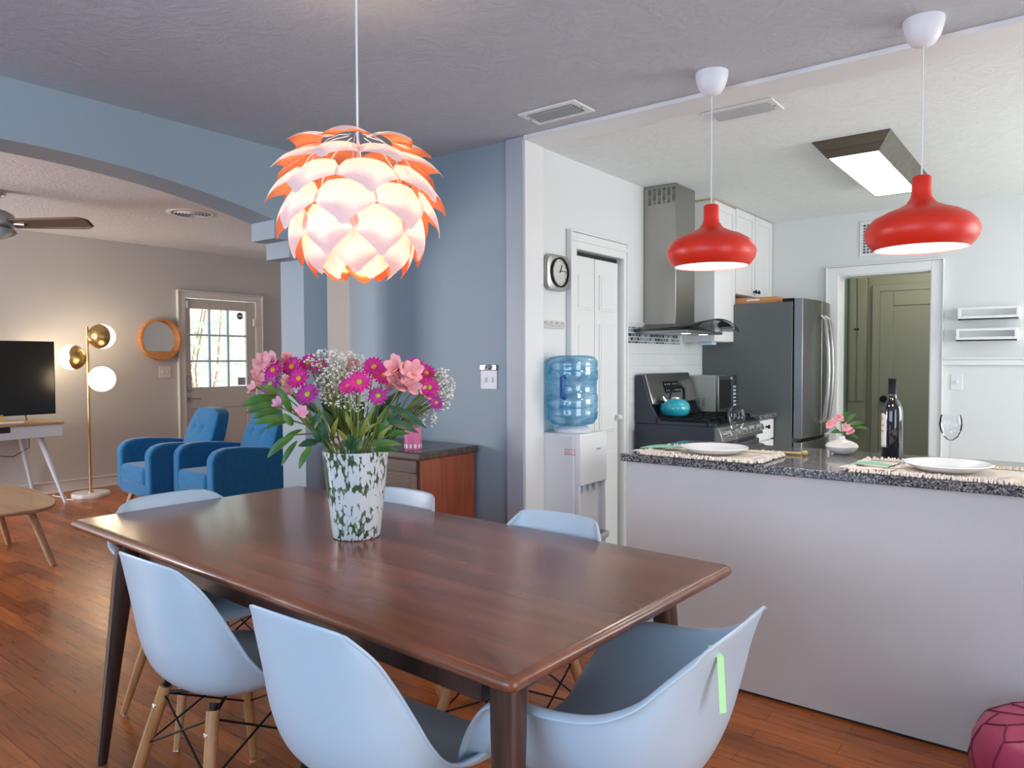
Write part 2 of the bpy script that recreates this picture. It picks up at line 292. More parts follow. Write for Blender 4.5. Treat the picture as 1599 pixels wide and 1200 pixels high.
# ------------------------------------------------------------------ builders
def rotz_of(parent): return parent.get('_rz', 0.0) if parent else 0.0
TRX = {}
class MB:
    def __init__(s): s.b = bmesh.new(); s.n = 0
    def box(s, x0, x1, y0, y1, z0, z1):
        e = 0.00012*(s.n % 9); s.n += 1; x0 += e; x1 -= e; y0 += e; y1 -= e; z0 += e; z1 -= e   # keeps joined boxes from sharing a face plane
        v = [s.b.verts.new(p) for p in ((x0,y0,z0),(x1,y0,z0),(x1,y1,z0),(x0,y1,z0),(x0,y0,z1),(x1,y0,z1),(x1,y1,z1),(x0,y1,z1))]
        for f in ((0,3,2,1),(4,5,6,7),(0,1,5,4),(1,2,6,5),(2,3,7,6),(3,0,4,7)): s.b.faces.new([v[i] for i in f])
        return s
    def hexa(s, p):
        v = [s.b.verts.new(q) for q in p]
        for f in ((0,3,2,1),(4,5,6,7),(0,1,5,4),(1,2,6,5),(2,3,7,6),(3,0,4,7)): s.b.faces.new([v[i] for i in f])
        return s
    def rings(s, rs, cap=True, close=True):
        rows = [[s.b.verts.new(p) for p in r] for r in rs]
        n = len(rows[0])
        for a, b in zip(rows, rows[1:]):
            for i in range(n if close else n-1):
                j = (i+1) % n; s.b.faces.new((a[i], a[j], b[j], b[i]))
        if cap: s.b.faces.new(rows[0][::-1]); s.b.faces.new(rows[-1])
        return s
    def cyl(s, p0, p1, r0, r1=None, seg=20, cap=True):
        return s.tube([p0, p1], [r0, r0 if r1 is None else r1], seg, cap)
    def tube(s, pts, r, seg=10, cap=True):
        pts = [Vector(p) for p in pts]; rs = r if isinstance(r, (list, tuple)) else [r]*len(pts)
        rows = []; prev = None
        for i, p in enumerate(pts):
            d = (pts[min(i+1, len(pts)-1)] - pts[max(i-1, 0)]).normalized()
            if prev is None:
                a = d.cross(Vector((0, 0, 1)));
                if a.length < 1e-3: a = Vector((1, 0, 0))
                a.normalize()
            else:
                a = prev - d*prev.dot(d); a.normalize()
            prev = a; b = d.cross(a)
            rows.append([p + (a*math.cos(k*2*PI/seg) + b*math.sin(k*2*PI/seg))*rs[i] for k in range(seg)])
        return s.rings(rows, cap)
    def lathe(s, prof, c=(0, 0, 0), seg=40, cap=False, ax=None):
        rows = []
        q = Vector((0, 0, 1)).rotation_difference(Vector(ax)) if ax else None
        for r, z in prof:
            row = []
            for k in range(seg):
                p = Vector((max(r, 1e-5)*math.cos(k*2*PI/seg), max(r, 1e-5)*math.sin(k*2*PI/seg), z))
                if q: p = q @ p
                row.append(p + Vector(c))
            rows.append(row)
        return s.rings(rows, cap)
    def ball(s, c, r, sz=1.0, seg=16, rows=10):
        return s.lathe([(r*math.sin(PI*i/rows), -r*sz*math.cos(PI*i/rows)) for i in range(rows+1)], c, seg)
    def prism(s, pts, a0, a1, axis='x'):
        f = {'x': lambda p, a: (a, p[0], p[1]), 'y': lambda p, a: (p[0], a, p[1]), 'z': lambda p, a: (p[0], p[1], a)}[axis]
        return s.rings([[f(p, a0) for p in pts], [f(p, a1) for p in pts]], True)
    def grid(s, fn, nu, nv):
        g = [[s.b.verts.new(fn(i/nu, j/nv)) for j in range(nv+1)] for i in range(nu+1)]
        for i in range(nu):
            for j in range(nv): s.b.faces.new((g[i][j], g[i+1][j], g[i+1][j+1], g[i][j+1]))
        return s
    def build(s, name, m, parent=None, world=False, bevel=0, smooth=True, ang=40, solid=0, subd=0, keep=False, bseg=2):
        bmesh.ops.remove_doubles(s.b, verts=s.b.verts, dist=1e-6)
        if not keep: bmesh.ops.recalc_face_normals(s.b, faces=s.b.faces)
        if world and parent: s.b.transform(TRX[parent.name].inverted())
        me = bpy.data.meshes.new(name); s.b.to_mesh(me); s.b.free()
        me.materials.append(M[m] if isinstance(m, str) else m)
        if smooth:
            for p in me.polygons: p.use_smooth = True
            me.set_sharp_from_angle(angle=R(ang))
        o = bpy.data.objects.new(name, me); C.objects.link(o)
        if parent: o.parent = parent; TRX[o.name] = TRX[parent.name]
        else: TRX[o.name] = Matrix.Identity(4)
        if solid: md = o.modifiers.new('solid', 'SOLIDIFY'); md.thickness = solid; md.offset = 0
        if subd: md = o.modifiers.new('sub', 'SUBSURF'); md.levels = subd; md.render_levels = subd
        if bevel: md = o.modifiers.new('bevel', 'BEVEL'); md.width = bevel; md.segments = bseg; md.limit_method = 'ANGLE'; md.angle_limit = R(35)
        return o
def tag(o, label=None, cat=None, group=None, kind=None):
    if label: o['label'] = label
    if cat: o['category'] = cat
    if group: o['group'] = group
    if kind: o['kind'] = kind
    return o
def thing(name, label, cat, loc=(0, 0, 0), rz=0, group=None, kind=None):
    o = bpy.data.objects.new(name, None); C.objects.link(o); o.location = loc; o.rotation_euler = (0, 0, rz)
    o.empty_display_size = 0.05
    TRX[o.name] = Matrix.Translation(loc) @ Matrix.Rotation(rz, 4, 'Z')
    return tag(o, label, cat, group, kind)
def struct(name, mb, m, label=None, **k):
    o = mb.build(name, m, None, **k); return tag(o, label, None, None, 'structure')
def dup(root, loc, rz, label, group=None):
    r = root.copy(); C.objects.link(r); r.location = loc; r.rotation_euler = (0, 0, rz); r['label'] = label
    if group: r['group'] = group
    for ch in list(root.children):
        c = ch.copy(); C.objects.link(c); c.parent = r
        for g in ch.children: d = g.copy(); C.objects.link(d); d.parent = c
    return r
B = lambda *a: MB().box(*a)

# ------------------------------------------------------------------ room shell
XK = -2.15
struct('floor', B(-8.4, 2.1, -1.8, 8.0, -0.1, 0), 'floor', 'strip wood floor, reddish brown planks', smooth=False)
struct('floor_kitchen_bounce', B(-2.3, 1.95, 2.90, 5.82, 0.0, 0.004), mat('pale_bounce_floor', (0.55, 0.55, 0.52), 0.35), 'pale unseen kitchen floor added for neutral bounce light', smooth=False)  # unseen pale floor, added so light bounced to the ceiling stays neutral
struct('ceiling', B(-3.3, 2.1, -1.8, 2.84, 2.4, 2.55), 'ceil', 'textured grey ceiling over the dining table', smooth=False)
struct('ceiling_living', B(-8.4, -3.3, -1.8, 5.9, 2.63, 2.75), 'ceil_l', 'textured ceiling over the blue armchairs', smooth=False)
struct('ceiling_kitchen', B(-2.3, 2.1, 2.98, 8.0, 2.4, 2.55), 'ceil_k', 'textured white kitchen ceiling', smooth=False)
# arch wall (stepped arch, slim column, open gap beside it)
arc = []
for i in range(25):
    y_ = 0.012+2.176*i/24; arc.append((y_, 2.166-((y_-1.10)**2)/9.4))
prof = [(-1.8, 2.63), (-1.8, 0), (-0.16, 0), (-0.16, 1.865), (-0.075, 1.865), (-0.075, 1.948), (0.012, 1.948)] + arc + \
       [(2.188, 1.948), (2.275, 1.948), (2.275, 1.862), (2.36, 1.862), (2.36, 0), (2.51, 0), (2.51, 1.862), (2.83, 1.862), (2.83, 2.63)]
struct('wall_arch', MB().prism(prof, -3.4, -3.2, 'x'), 'wall_blue', 'blue grey arch wall with stepped corbels and slim column', smooth=False)
struct('wall_dining', B(-3.4, -2.2, 2.83, 2.95, 0, 2.63), 'wall_blue', 'blue grey wall behind the sideboard', smooth=False)
struct('trim_7', B(-2.213, -2.109, 2.812, 2.829, 0, 2.399), mat('grey_trim', (0.42, 0.44, 0.49), 0.4), 'grey white casing strip facing the table', bevel=0.004)  # front strip greyer than the white casing behind it
struct('trim_1', B(-2.20, -2.108, 2.83, 2.985, 0, 2.4), 'white', 'white casing of the opening to the kitchen', bevel=0.004)
struct('trim_2', B(-2.108, 2.0, 2.815, 2.98, 2.383, 2.45), 'white', 'white header strip along the ceiling between dining and kitchen', bevel=0.003)
struct('wall_living', B(-8.4, -8.2, -1.8, 4.36, 0, 2.7).box(-8.4, -8.2, 5.33, 5.9, 0, 2.7).box(-8.4, -8.2, 4.36, 5.33, 2.09, 2.7), 'wall_living', 'warm grey living room wall', smooth=False)
struct('wall_living_right', B(-8.4, -3.4, 5.75, 5.9, 0, 2.7).box(-3.4, -3.25, 2.95, 5.9, 0, 2.7), 'wall_living', smooth=False)
struct('baseboard_living', B(-8.2, -8.182, -1.6, 4.31, 0, 0.12).box(-8.2, -8.17, -1.6, 4.31, 0, 0.02).box(-8.2, -8.175, -1.6, 4.31, 0.105, 0.12), 'cream', 'cream baseboard of the living room wall', bevel=0.003)
# kitchen left wall with closet opening, tiled further back
struct('wall_kitchen_left', B(-2.35, XK, 2.98, 3.32, 0, 2.4).box(-2.35, XK, 3.84, 5.95, 0, 2.4).box(-2.35, XK, 3.32, 3.84, 1.93, 2.4), 'wall_kitchen', 'pale grey kitchen wall', smooth=False)
struct('trim_3', B(XK, XK+0.012, 3.885, 5.82, 0.9, 1.56), 'tile', 'white subway tile splashback', smooth=False)
struct('trim_4', B(XK+0.012, XK+0.017, 3.905, 4.62, 1.432, 1.530), 'mosaic', 'black and grey mosaic strip under the hood', smooth=False)
struct('wall_kitchen_back', B(-2.35, -1.417, 5.82, 5.95, 0, 2.4).box(-0.811, 2.1, 5.82, 5.95, 0, 2.4).box(-1.417, -0.811, 5.82, 5.95, 1.95, 2.4), 'wall_back', 'pale grey kitchen back wall', smooth=False)
struct('trim_5', B(-1.492, -1.417, 5.80, 5.82, 0, 2.012).box(-0.811, -0.742, 5.80, 5.82, 0, 2.012).box(-1.417, -0.811, 5.80, 5.82, 1.95, 2.012)
       .box(-1.430, -1.409, 5.812, 5.958, 0, 1.942).box(-0.819, -0.800, 5.812, 5.958, 0, 1.942).box(-1.43, -0.80, 5.812, 5.958, 1.940, 1.96).box(-1.503, -1.492, 5.785, 5.82, 0, 2.02).box(-0.742, -0.732, 5.785, 5.82, 0, 2.02).box(-1.503, -0.732, 5.785, 5.82, 2.012, 2.022), 'white', 'white casing around the hall doorway', bevel=0.002)
struct('trim_6', B(-0.732, 2.0, 5.80, 5.82, 1.285, 1.335).box(-0.732, 2.0, 5.785, 5.82, 1.325, 1.340), 'white', 'white chair rail on the kitchen back wall', bevel=0.002)
# rear and right walls, with window openings that let the daylight in
struct('wall_rear', B(-8.4, -8.0, -1.8, -1.65, 0, 2.7).box(-6.0, -2.6, -1.8, -1.65, 0, 2.7).box(0.4, 2.1, -1.8, -1.65, 0, 2.7)
       .box(-8.0, -6.0, -1.8, -1.65, 0, 0.65).box(-8.0, -6.0, -1.8, -1.65, 2.25, 2.7).box(-2.6, 0.4, -1.8, -1.65, 0, 0.65).box(-2.6, 0.4, -1.8, -1.65, 2.25, 2.7), 'wall_living', smooth=False)
struct('wall_right', B(1.95, 2.1, -1.65, -0.25, 0, 2.4).box(1.95, 2.1, 1.65, 3.4, 0, 2.4).box(1.95, 2.1, 5.4, 8.0, 0, 2.4).box(1.95, 2.1, -0.25, 1.65, 2.25, 2.4)
       .box(1.95, 2.1, 3.4, 5.4, 0, 0.85).box(1.95, 2.1, 3.4, 5.4, 2.25, 2.4), 'wall_kitchen', smooth=False)
def win(name, x0, x1, z0, z1, y):
    f = B(x0, x1, y, y+0.05, z0, z0+0.05).box(x0, x1, y, y+0.05, z1-0.05, z1).box(x0, x0+0.05, y, y+0.05, z0, z1).box(x1-0.05, x1, y, y+0.05, z0, z1).box((x0+x1)/2-0.025, (x0+x1)/2+0.025, y, y+0.05, z0, z1)
    struct(name, f, 'white')
win('window_1', -2.6, 0.4, 0.65, 2.25, -1.75); win('window_2', -8.0, -6.0, 0.65, 2.25, -1.75)
# hall beyond the doorway
struct('wall_hall', B(-2.1, 0.4, 7.2, 7.3, 0, 2.4).box(-0.2, -0.1, 5.95, 7.2, 0, 2.4), 'hall', 'dim olive hall wall', smooth=False)
struct('wall_hall_left', B(-1.74, -1.66, 5.95, 7.2, 0, 2.4), 'teal', 'teal hall wall', smooth=False)
hl = thing('hall_fill_lamp', 'added round fill lamp, out of view in the hall', 'fill lamp', (-0.9, 6.5, 2.4))  # unseen lamp added to lift the dark hall
MB().lathe([(0.13, 0), (0.13, -0.03), (0.10, -0.07), (0.001, -0.085)], seg=32).build('fill_lamp_glass', mat('fill_lamp_glow', (1, 1, 1), 0.5, emit=(1, 0.9, 0.7), estr=1.5), hl)
hll = bpy.data.lights.new('hall_fill_light', 'POINT'); hll.energy = 9; hll.color = (1.0, 0.93, 0.78); hll.shadow_soft_size = 0.1
hlo = bpy.data.objects.new('hall_fill_light', hll); C.objects.link(hlo); hlo.parent = hl; hlo.location = (0, 0, -0.2)
hd = thing('door_2', 'dim olive panelled door in the hall', None, (-1.42, 7.19, 0), 0, None, 'structure')
B(-1.46, -1.40, 7.16, 7.2, 0, 1.99).box(-0.72, -0.66, 7.16, 7.2, 0, 1.99).box(-1.46, -0.66, 7.16, 7.2, 1.93, 1.99).build('door_frame', 'hall', hd, True, bevel=0.003)
B(-1.40, -0.72, 7.175, 7.2, 0, 1.93).box(-1.40, -1.29, 7.165, 7.175, 0, 1.93).box(-0.83, -0.72, 7.165, 7.175, 0, 1.93).box(-1.29, -0.83, 7.165, 7.175, 1.80, 1.93).box(-1.29, -0.83, 7.165, 7.175, 0, 0.2).build('door_leaf', 'hall', hd, True, bevel=0.004)
MB().lathe([(0.001, 0.05), (0.02, 0.048), (0.028, 0.035), (0.026, 0.02), (0.012, 0.012), (0.03, 0.006), (0.03, 0)], (-1.36, 7.165, 0.975), 20, ax=(0, -1, 0)).build('door_knob', 'black', hd, True)
hc = tag(B(-1.655, -1.50, 7.13, 7.195, 0.75, 2.30).build('hall_cupboard', 'hall', bevel=0.004), 'tall narrow olive cupboard set in the hall wall', 'cupboard')
B(-1.64, -1.585, 7.118, 7.13, 0.95, 2.20).build('door', 'hall', hc, True, bevel=0.004); B(-1.575, -1.515, 7.118, 7.13, 0.95, 2.20).build('door', 'hall', hc, True, bevel=0.004)
MB().ball((-1.592, 7.11, 1.60), 0.009).build('knob', 'black', hc, True); MB().ball((-1.566, 7.11, 1.60), 0.009).build('knob', 'black', hc, True)

# ------------------------------------------------------------------ entrance door with nine panes
d1 = thing('door_1', 'beige entrance door with nine panes', None, (-8.2, 4.84, 0), 0, None, 'structure')
B(-8.2, -8.17, 4.305, 4.385, 0, 2.145).box(-8.2, -8.17, 5.305, 5.385, 0, 2.145).box(-8.2, -8.17, 4.385, 5.305, 2.075, 2.145).box(-8.2, -8.155, 4.29, 4.305, 0, 2.16).box(-8.2, -8.155, 5.385, 5.40, 0, 2.16).box(-8.2, -8.155, 4.29, 5.40, 2.145, 2.16).build('door_frame', 'cream', d1, True, bevel=0.003)
lf = B(-8.235, -8.195, 4.385, 4.455, 0, 2.07).box(-8.235, -8.195, 5.18, 5.305, 0, 2.07).box(-8.235, -8.195, 4.455, 5.18, 1.955, 2.07).box(-8.235, -8.195, 4.455, 5.18, 0.78, 1.03)
lf.box(-8.235, -8.205, 4.455, 5.18, 0.0, 0.78).box(-8.235, -8.195, 4.76, 4.86, 0.0, 0.78).box(-8.235, -8.195, 4.455, 5.18, 0, 0.15)
lf.build('door_leaf', 'door_beige', d1, True, bevel=0.004)
mu = MB()
for k in (1, 2): mu.box(-8.228, -8.202, 4.455+0.2417*k-0.012, 4.455+0.2417*k+0.012, 1.03, 1.955)
for k in (1, 2): mu.box(-8.228, -8.202, 4.455, 5.18, 1.03+0.3083*k-0.012, 1.03+0.3083*k+0.012)
mu.build('glazing_bars', 'pale_blue_w', d1, True)
B(-8.217, -8.213, 4.455, 5.18, 1.03, 1.955).build('window_pane', 'pane', d1, True, smooth=False)
B(-8.195, -8.175, 4.395, 4.455, 0.99, 1.165).build('keypad_lock', 'nickel', d1, True, bevel=0.009)
MB().box(-8.195, -8.185, 4.40, 4.45, 0.87, 0.935).cyl((-8.19, 4.42, 0.905), (-8.15, 4.42, 0.905), 0.011).cyl((-8.15, 4.42, 0.905), (-8.15, 4.545, 0.895), 0.008).build('door_handle', 'nickel', d1, True)
MB().lathe([(0.001, 0.004), (0.045, 0.004), (0.045, 0)], (-8.212, 5.105, 1.895), 8, ax=(1, 0, 0)).build('octagonal_sticker', mat('dark_blue_grey', (0.05, 0.07, 0.10), 0.5), d1, True)
B(-8.2075, -8.2065, 5.07, 5.14, 1.885, 1.905).build('sticker_text_band', 'plastic_white', d1, True)
B(-8.212, -8.208, 5.065, 5.165, 1.04, 1.135).build('square_sticker', mat('mauve_grey_sticker', (0.38, 0.36, 0.42), 0.5), d1, True)
B(-8.195, -8.165, 5.27, 5.31, 1.77, 1.865).build('door_sensor', 'plastic_white', d1, True, bevel=0.004)
B(-8.195, -8.17, 4.39, 4.42, 1.955, 2.04).build('door_sensor', 'plastic_white', d1, True, bevel=0.004)
# outdoors seen through the panes
struct('ground_outside', B(-16, -8.4, -2, 12, -0.3, -0.1), mat('pale_concrete', (0.85, 0.84, 0.82), 0.8), smooth=False)
struct('wall_porch', B(-13.0, -12.8, 7.75, 12, -0.1, 3.2).box(-14, -9.2, 4.8, 9, 2.75, 2.85), 'brown_plaster', 'white porch wall and soffit outdoors', smooth=False)
sh = thing('garden_shrub', 'leafy green shrub outdoors, seen through the left and middle door panes', 'shrub', (-12.0, 6.7, -0.1))
rs = random.Random(3); mb = MB()
for i in range(1000):
    a = rs.uniform(0, 2*PI); z = rs.uniform(0.3, 3.3); rr = 1.5*math.sqrt(rs.random())
    p = Vector((-12.0+0.8*rr*math.cos(a), 6.7+0.62*rr*math.sin(a), z)); d = Vector((rs.uniform(-1, 1), rs.uniform(-1, 1), rs.uniform(-.6, 1))).normalized(); e = d.cross(Vector((rs.random(), rs.random(), 1))).normalized()*0.05
    vs = [mb.b.verts.new(q) for q in (p, p+d*0.08+e, p+d*0.17, p+d*0.08-e)]; mb.b.faces.new(vs)
mb.build('foliage', mat('sunny_leaf', (0.66, 0.78, 0.56), 0.6), sh, True, keep=True)
mb = MB()
for i in range(3): mb.tube([(-12.0, 6.7, -0.1), (-12.0+rs.uniform(-.3, .3), 6.7+rs.uniform(-.3, .3), 1.2), (-12.0+rs.uniform(-.7, .7), 6.7+rs.uniform(-.6, .6), 3.0)], [0.025, 0.018, 0.008], 6)
mb.build('branches', 'oak', sh, True)

# ------------------------------------------------------------------ closet door (bifold) in the kitchen
d3 = thing('door_3', 'white bifold closet door', None, (XK, 3.58, 0), 0, None, 'structure')
B(XK, XK+0.022, 3.262, 3.322, 0, 2.012).box(XK, XK+0.022, 3.835, 3.868, 0, 2.012).box(XK, XK+0.022, 3.322, 3.838, 1.925, 2.012).box(XK, XK+0.032, 3.25, 3.262, 0, 2.024).box(XK, XK+0.028, 3.868, 3.880, 0, 2.024).box(XK, XK+0.032, 3.25, 3.880, 2.012, 2.024).box(XK, XK+0.028, 3.262, 3.868, 1.965, 1.985).build('door_frame', 'white', d3, True, bevel=0.003)
B(XK-0.05, XK-0.03, 3.322, 3.838, 1.90, 1.925).build('track', 'dark', d3, True)
for y0, y1 in ((3.326, 3.560), (3.566, 3.825)):
    lf = B(XK-0.045, XK-0.015, y0, y1, 0.02, 1.90)
    for z0, z1 in ((0.2, 0.78), (0.92, 1.52), (1.62, 1.80)):
        lf.box(XK-0.018, XK-0.006, y0+0.055, y1-0.055, z0, z1); lf.box(XK-0.016, XK-0.0095, y0+0.042, y1-0.042, z0-0.013, z1+0.013)
    lf.build('door_leaf', 'white', d3, True, bevel=0.005)
MB().ball((XK+0.012, 3.80, 0.99), 0.018).build('door_knob', 'plastic_white', d3, True)

# ------------------------------------------------------------------ things on the walls and ceilings
def plate(name, label, cat, loc, n, w_, h_, face, m='plastic_white', kind='toggle'):
    # face '-y' or '+x'; loc = centre on the wall surface
    t = thing(name, label, cat, loc)
    f = (lambda a0, a1, d0, d1, z0, z1: B(loc[0]+a0, loc[0]+a1, loc[1]-d1, loc[1]-d0, loc[2]+z0, loc[2]+z1)) if face == '-y' else \
        (lambda a0, a1, d0, d1, z0, z1: B(loc[0]+d0, loc[0]+d1, loc[1]+a0, loc[1]+a1, loc[2]+z0, loc[2]+z1))
    f(-w_/2, w_/2, 0, 0.006, -h_/2, h_/2).build('cover_plate', m, t, True, bevel=0.002)
    for k in range(n):
        c = (k-(n-1)/2)*w_/n*0.8
        f(c-0.006, c+0.006, 0.006, 0.014, -0.012, 0.012).build('toggle', m, t, True, bevel=0.001)
    return t
sw = plate('light_switch', 'white double switch plate with a chrome top on the blue wall', 'light switch', (-2.335, 2.83, 1.232), 2, 0.105, 0.095, '-y')
B(-2.388, -2.282, 2.818, 2.83, 1.281, 1.307).build('chrome_cap', 'nickel', sw, True, bevel=0.002)
MB().lathe([(0.001, 0.022), (0.012, 0.02), (0.012, 0)], (-2.335, 2.818, 1.295), 16, ax=(0, -1, 0)).build('dimmer_knob', 'chrome', sw, True)
plate('light_switch', 'beige switch plate beside the entrance door under the round mirror', 'light switch', (-8.2, 4.147, 1.217), 2, 0.135, 0.13, '+x', 'cream')
plate('light_switch', 'white single switch plate on the kitchen wall right of the doorway', 'light switch', (-0.652, 5.82, 1.17), 1, 0.07, 0.108, '-y')
# air vents
def ceil_vent(label, x0, x1, y0, y1, fins, closed=False):
    t = thing('ceiling_vent', label, 'air vent', ((x0+x1)/2, (y0+y1)/2, 2.4))
    B(x0, x1, y0, y0+0.028, 2.392, 2.4).box(x0, x1, y1-0.028, y1, 2.392, 2.4).box(x0, x0+0.03, y0, y1, 2.392, 2.4).box(x1-0.03, x1, y0, y1, 2.392, 2.4).build('frame', 'white', t, True, bevel=0.002)
    B(x0+0.03, x1-0.03, y0+0.028, y1-0.028, 2.3975, 2.3995).build('duct_opening', 'plastic_white' if closed else 'vent_dark', t, True)
    n = fins
    for k in range(n):
        y = y0+0.028 + (y1-y0-0.056)*(k+0.5)/n
        MB().hexa([(x0+0.03, y-0.006, 2.386), (x1-0.03, y-0.006, 2.386), (x1-0.03, y-0.004, 2.386), (x0+0.03, y-0.004, 2.386),
                   (x0+0.03, y+0.004, 2.398), (x1-0.03, y+0.004, 2.398), (x1-0.03, y+0.006, 2.398), (x0+0.03, y+0.006, 2.398)]).build('slat', 'white', t, True)
    MB().lathe([(0.001, -0.004), (0.005, -0.003), (0.005, 0)], (x0+0.015, (y0+y1)/2, 2.392), 10).build('screw', 'nickel', t, True)
    MB().lathe([(0.001, -0.004), (0.005, -0.003), (0.005, 0)], (x1-0.015, (y0+y1)/2, 2.392), 10).build('screw', 'nickel', t, True)
ceil_vent('white vent with dark open slats in the dining ceiling', -1.945, -1.65, 2.555, 2.72, 6)
ceil_vent('white closed vent in the kitchen ceiling beside the header', -1.31, -1.005, 3.04, 3.205, 9, True)
rv = thing('ceiling_vent', 'round ringed vent in the living room ceiling', 'air vent', (-6.15, 3.37, 2.63))
MB().lathe([(0.001, 0), (0.16, 0)], (-6.15, 3.37, 2.626), 40).build('duct_opening', 'vent_dark', rv, True)
MB().lathe([(0.16, -0.004), (0.165, -0.008), (0.20, -0.004), (0.205, 0)], (-6.15, 3.37, 2.63), 48).build('frame', 'white', rv, True)
for k in range(5):
    r_ = 0.030+0.027*k; MB().lathe([(r_, -0.014), (r_+0.005, -0.007), (r_+0.004, -0.006), (r_-0.001, -0.013), (r_, -0.014)], (-6.15, 3.37, 2.63), 40).build('ring_fin', 'white', rv, True)
MB().cyl((-6.15, 3.37, 2.61), (-6.15, 3.37, 2.45), 0.0022, seg=6).build('pull_wire', 'plastic_white', rv, True)
wv = thing('wall_vent', 'white honeycomb vent high on the kitchen wall above the doorway', 'air vent', (-1.15, 5.82, 2.2))
B(-1.275, -1.02, 5.812, 5.82, 2.08, 2.33).build('frame', 'white', wv, True, bevel=0.002)
g = MB()
for i in range(9):
    for j in range(10): g.box(-1.25+i*0.024, -1.25+i*0.024+0.015, 5.808, 5.8115, 2.10+j*0.0215, 2.10+j*0.0215+0.014)
g.build('grille_holes', 'vent_dark', wv, True)
# picture ledges
for z, y_l, lab in ((1.585, -0.64, 'upper white picture ledge on the kitchen back wall'), (1.445, -0.648, 'lower white picture ledge on the kitchen back wall')):
    x1 = y_l+0.34
    l = thing('picture_ledge', lab, 'shelf', (y_l+0.17, 5.82, z), 0, 'white picture ledges')
    B(y_l, x1, 5.70, 5.82, z, z+0.012).build('shelf_board', 'white', l, True, bevel=0.002)
    B(y_l, x1, 5.70, 5.71, z, z+0.028).build('front_lip', 'white', l, True, bevel=0.002)
    B(y_l, x1, 5.70, 5.712, z+0.068, z+0.085).box(y_l, y_l+0.016, 5.70, 5.82, z, z+0.085).box(x1-0.016, x1, 5.70, 5.82, z, z+0.085).build('guard_rail', 'white', l, True, bevel=0.002)
# clock
ck = thing('wall_clock', 'square silver wall clock with a round dial beside the closet door', 'clock', (XK, 3.137, 1.78))
def sq(r_, z, n=32, p=5):
    out = []
    for k in range(n):
        a = 2*PI*k/n; c_, s_ = math.cos(a), math.sin(a); f = (abs(c_)**p+abs(s_)**p)**(-1/p); out.append((XK+z, 3.137+r_*f*c_, 1.78+r_*f*s_*0.9))
    return out
MB().rings([sq(0.10, 0), sq(0.105, 0.012), sq(0.10, 0.028), sq(0.09, 0.032)]).build('case', 'nickel', ck, True)
MB().lathe([(0.074, 0), (0.078, 0.012), (0.070, 0.014), (0.068, 0.004)], (XK+0.03, 3.137, 1.78), 40, ax=(1, 0, 0)).build('bezel', 'black', ck, True)
MB().lathe([(0.001, 0.004), (0.070, 0.004), (0.070, 0)], (XK+0.031, 3.137, 1.78), 40, ax=(1, 0, 0)).build('dial', mat('silver_dial', (0.62, 0.60, 0.55), 0.3, 0.5), ck, True)
MB().hexa([(XK+0.037, 3.135, 1.778), (XK+0.039, 3.135, 1.778), (XK+0.039, 3.139, 1.778), (XK+0.037, 3.139, 1.778), (XK+0.037, 3.155, 1.82), (XK+0.039, 3.155, 1.82), (XK+0.039, 3.158, 1.82), (XK+0.037, 3.158, 1.82)]).build('hour_hand', 'black', ck, True)
B(XK+0.037, XK+0.039, 3.137, 3.192, 1.786, 1.789).build('minute_hand', 'black', ck, True)
tk = MB()
for k in range(12):
    a = PI/6*k; tk.box(XK+0.0355, XK+0.037, 3.137+0.058*math.cos(a)-0.0025, 3.137+0.058*math.cos(a)+0.0025, 1.78+0.058*math.sin(a)-0.0025, 1.78+0.058*math.sin(a)+0.0025)
tk.build('hour_marks', 'black', ck, True)
hk = thing('hook_rail', 'small cream rail with four white hooks under the clock', 'hook rail', (XK, 3.113, 1.512))
B(XK, XK+0.012, 3.012, 3.215, 1.492, 1.532).build('rail', 'cream', hk, True, bevel=0.004)
for k in range(4):
    y = 3.038+k*0.05; MB().tube([(XK+0.012, y, 1.522), (XK+0.03, y, 1.520), (XK+0.034, y, 1.508), (XK+0.024, y, 1.502)], 0.005, 8).build('hook', 'plastic_white', hk, True)
# skylight-like boxed ceiling light
cl = thing('ceiling_light', 'wood framed box light with glowing panel on the kitchen ceiling', 'ceiling light', (-0.88, 4.385, 2.4))
x0, x1, y0, y1 = -1.055, -0.705, 3.79, 4.98; i_, zb = 0.062, 2.322
MB().rings([[(x0, y0, 2.4), (x1, y0, 2.4), (x1, y1, 2.4), (x0, y1, 2.4)], [(x0+i_, y0+i_*0.9, zb), (x1-i_, y0+i_*0.9, zb), (x1-i_, y1-i_*0.9, zb), (x0+i_, y1-i_*0.9, zb)]], False).build('frame', 'fix_wood', cl, True, smooth=False, solid=0.006)
B(x0+i_+0.003, x1-i_-0.003, y0+i_*0.9+0.003, y1-i_*0.9-0.003, zb+0.002, zb+0.008).build('diffuser', 'diffuser', cl, True)
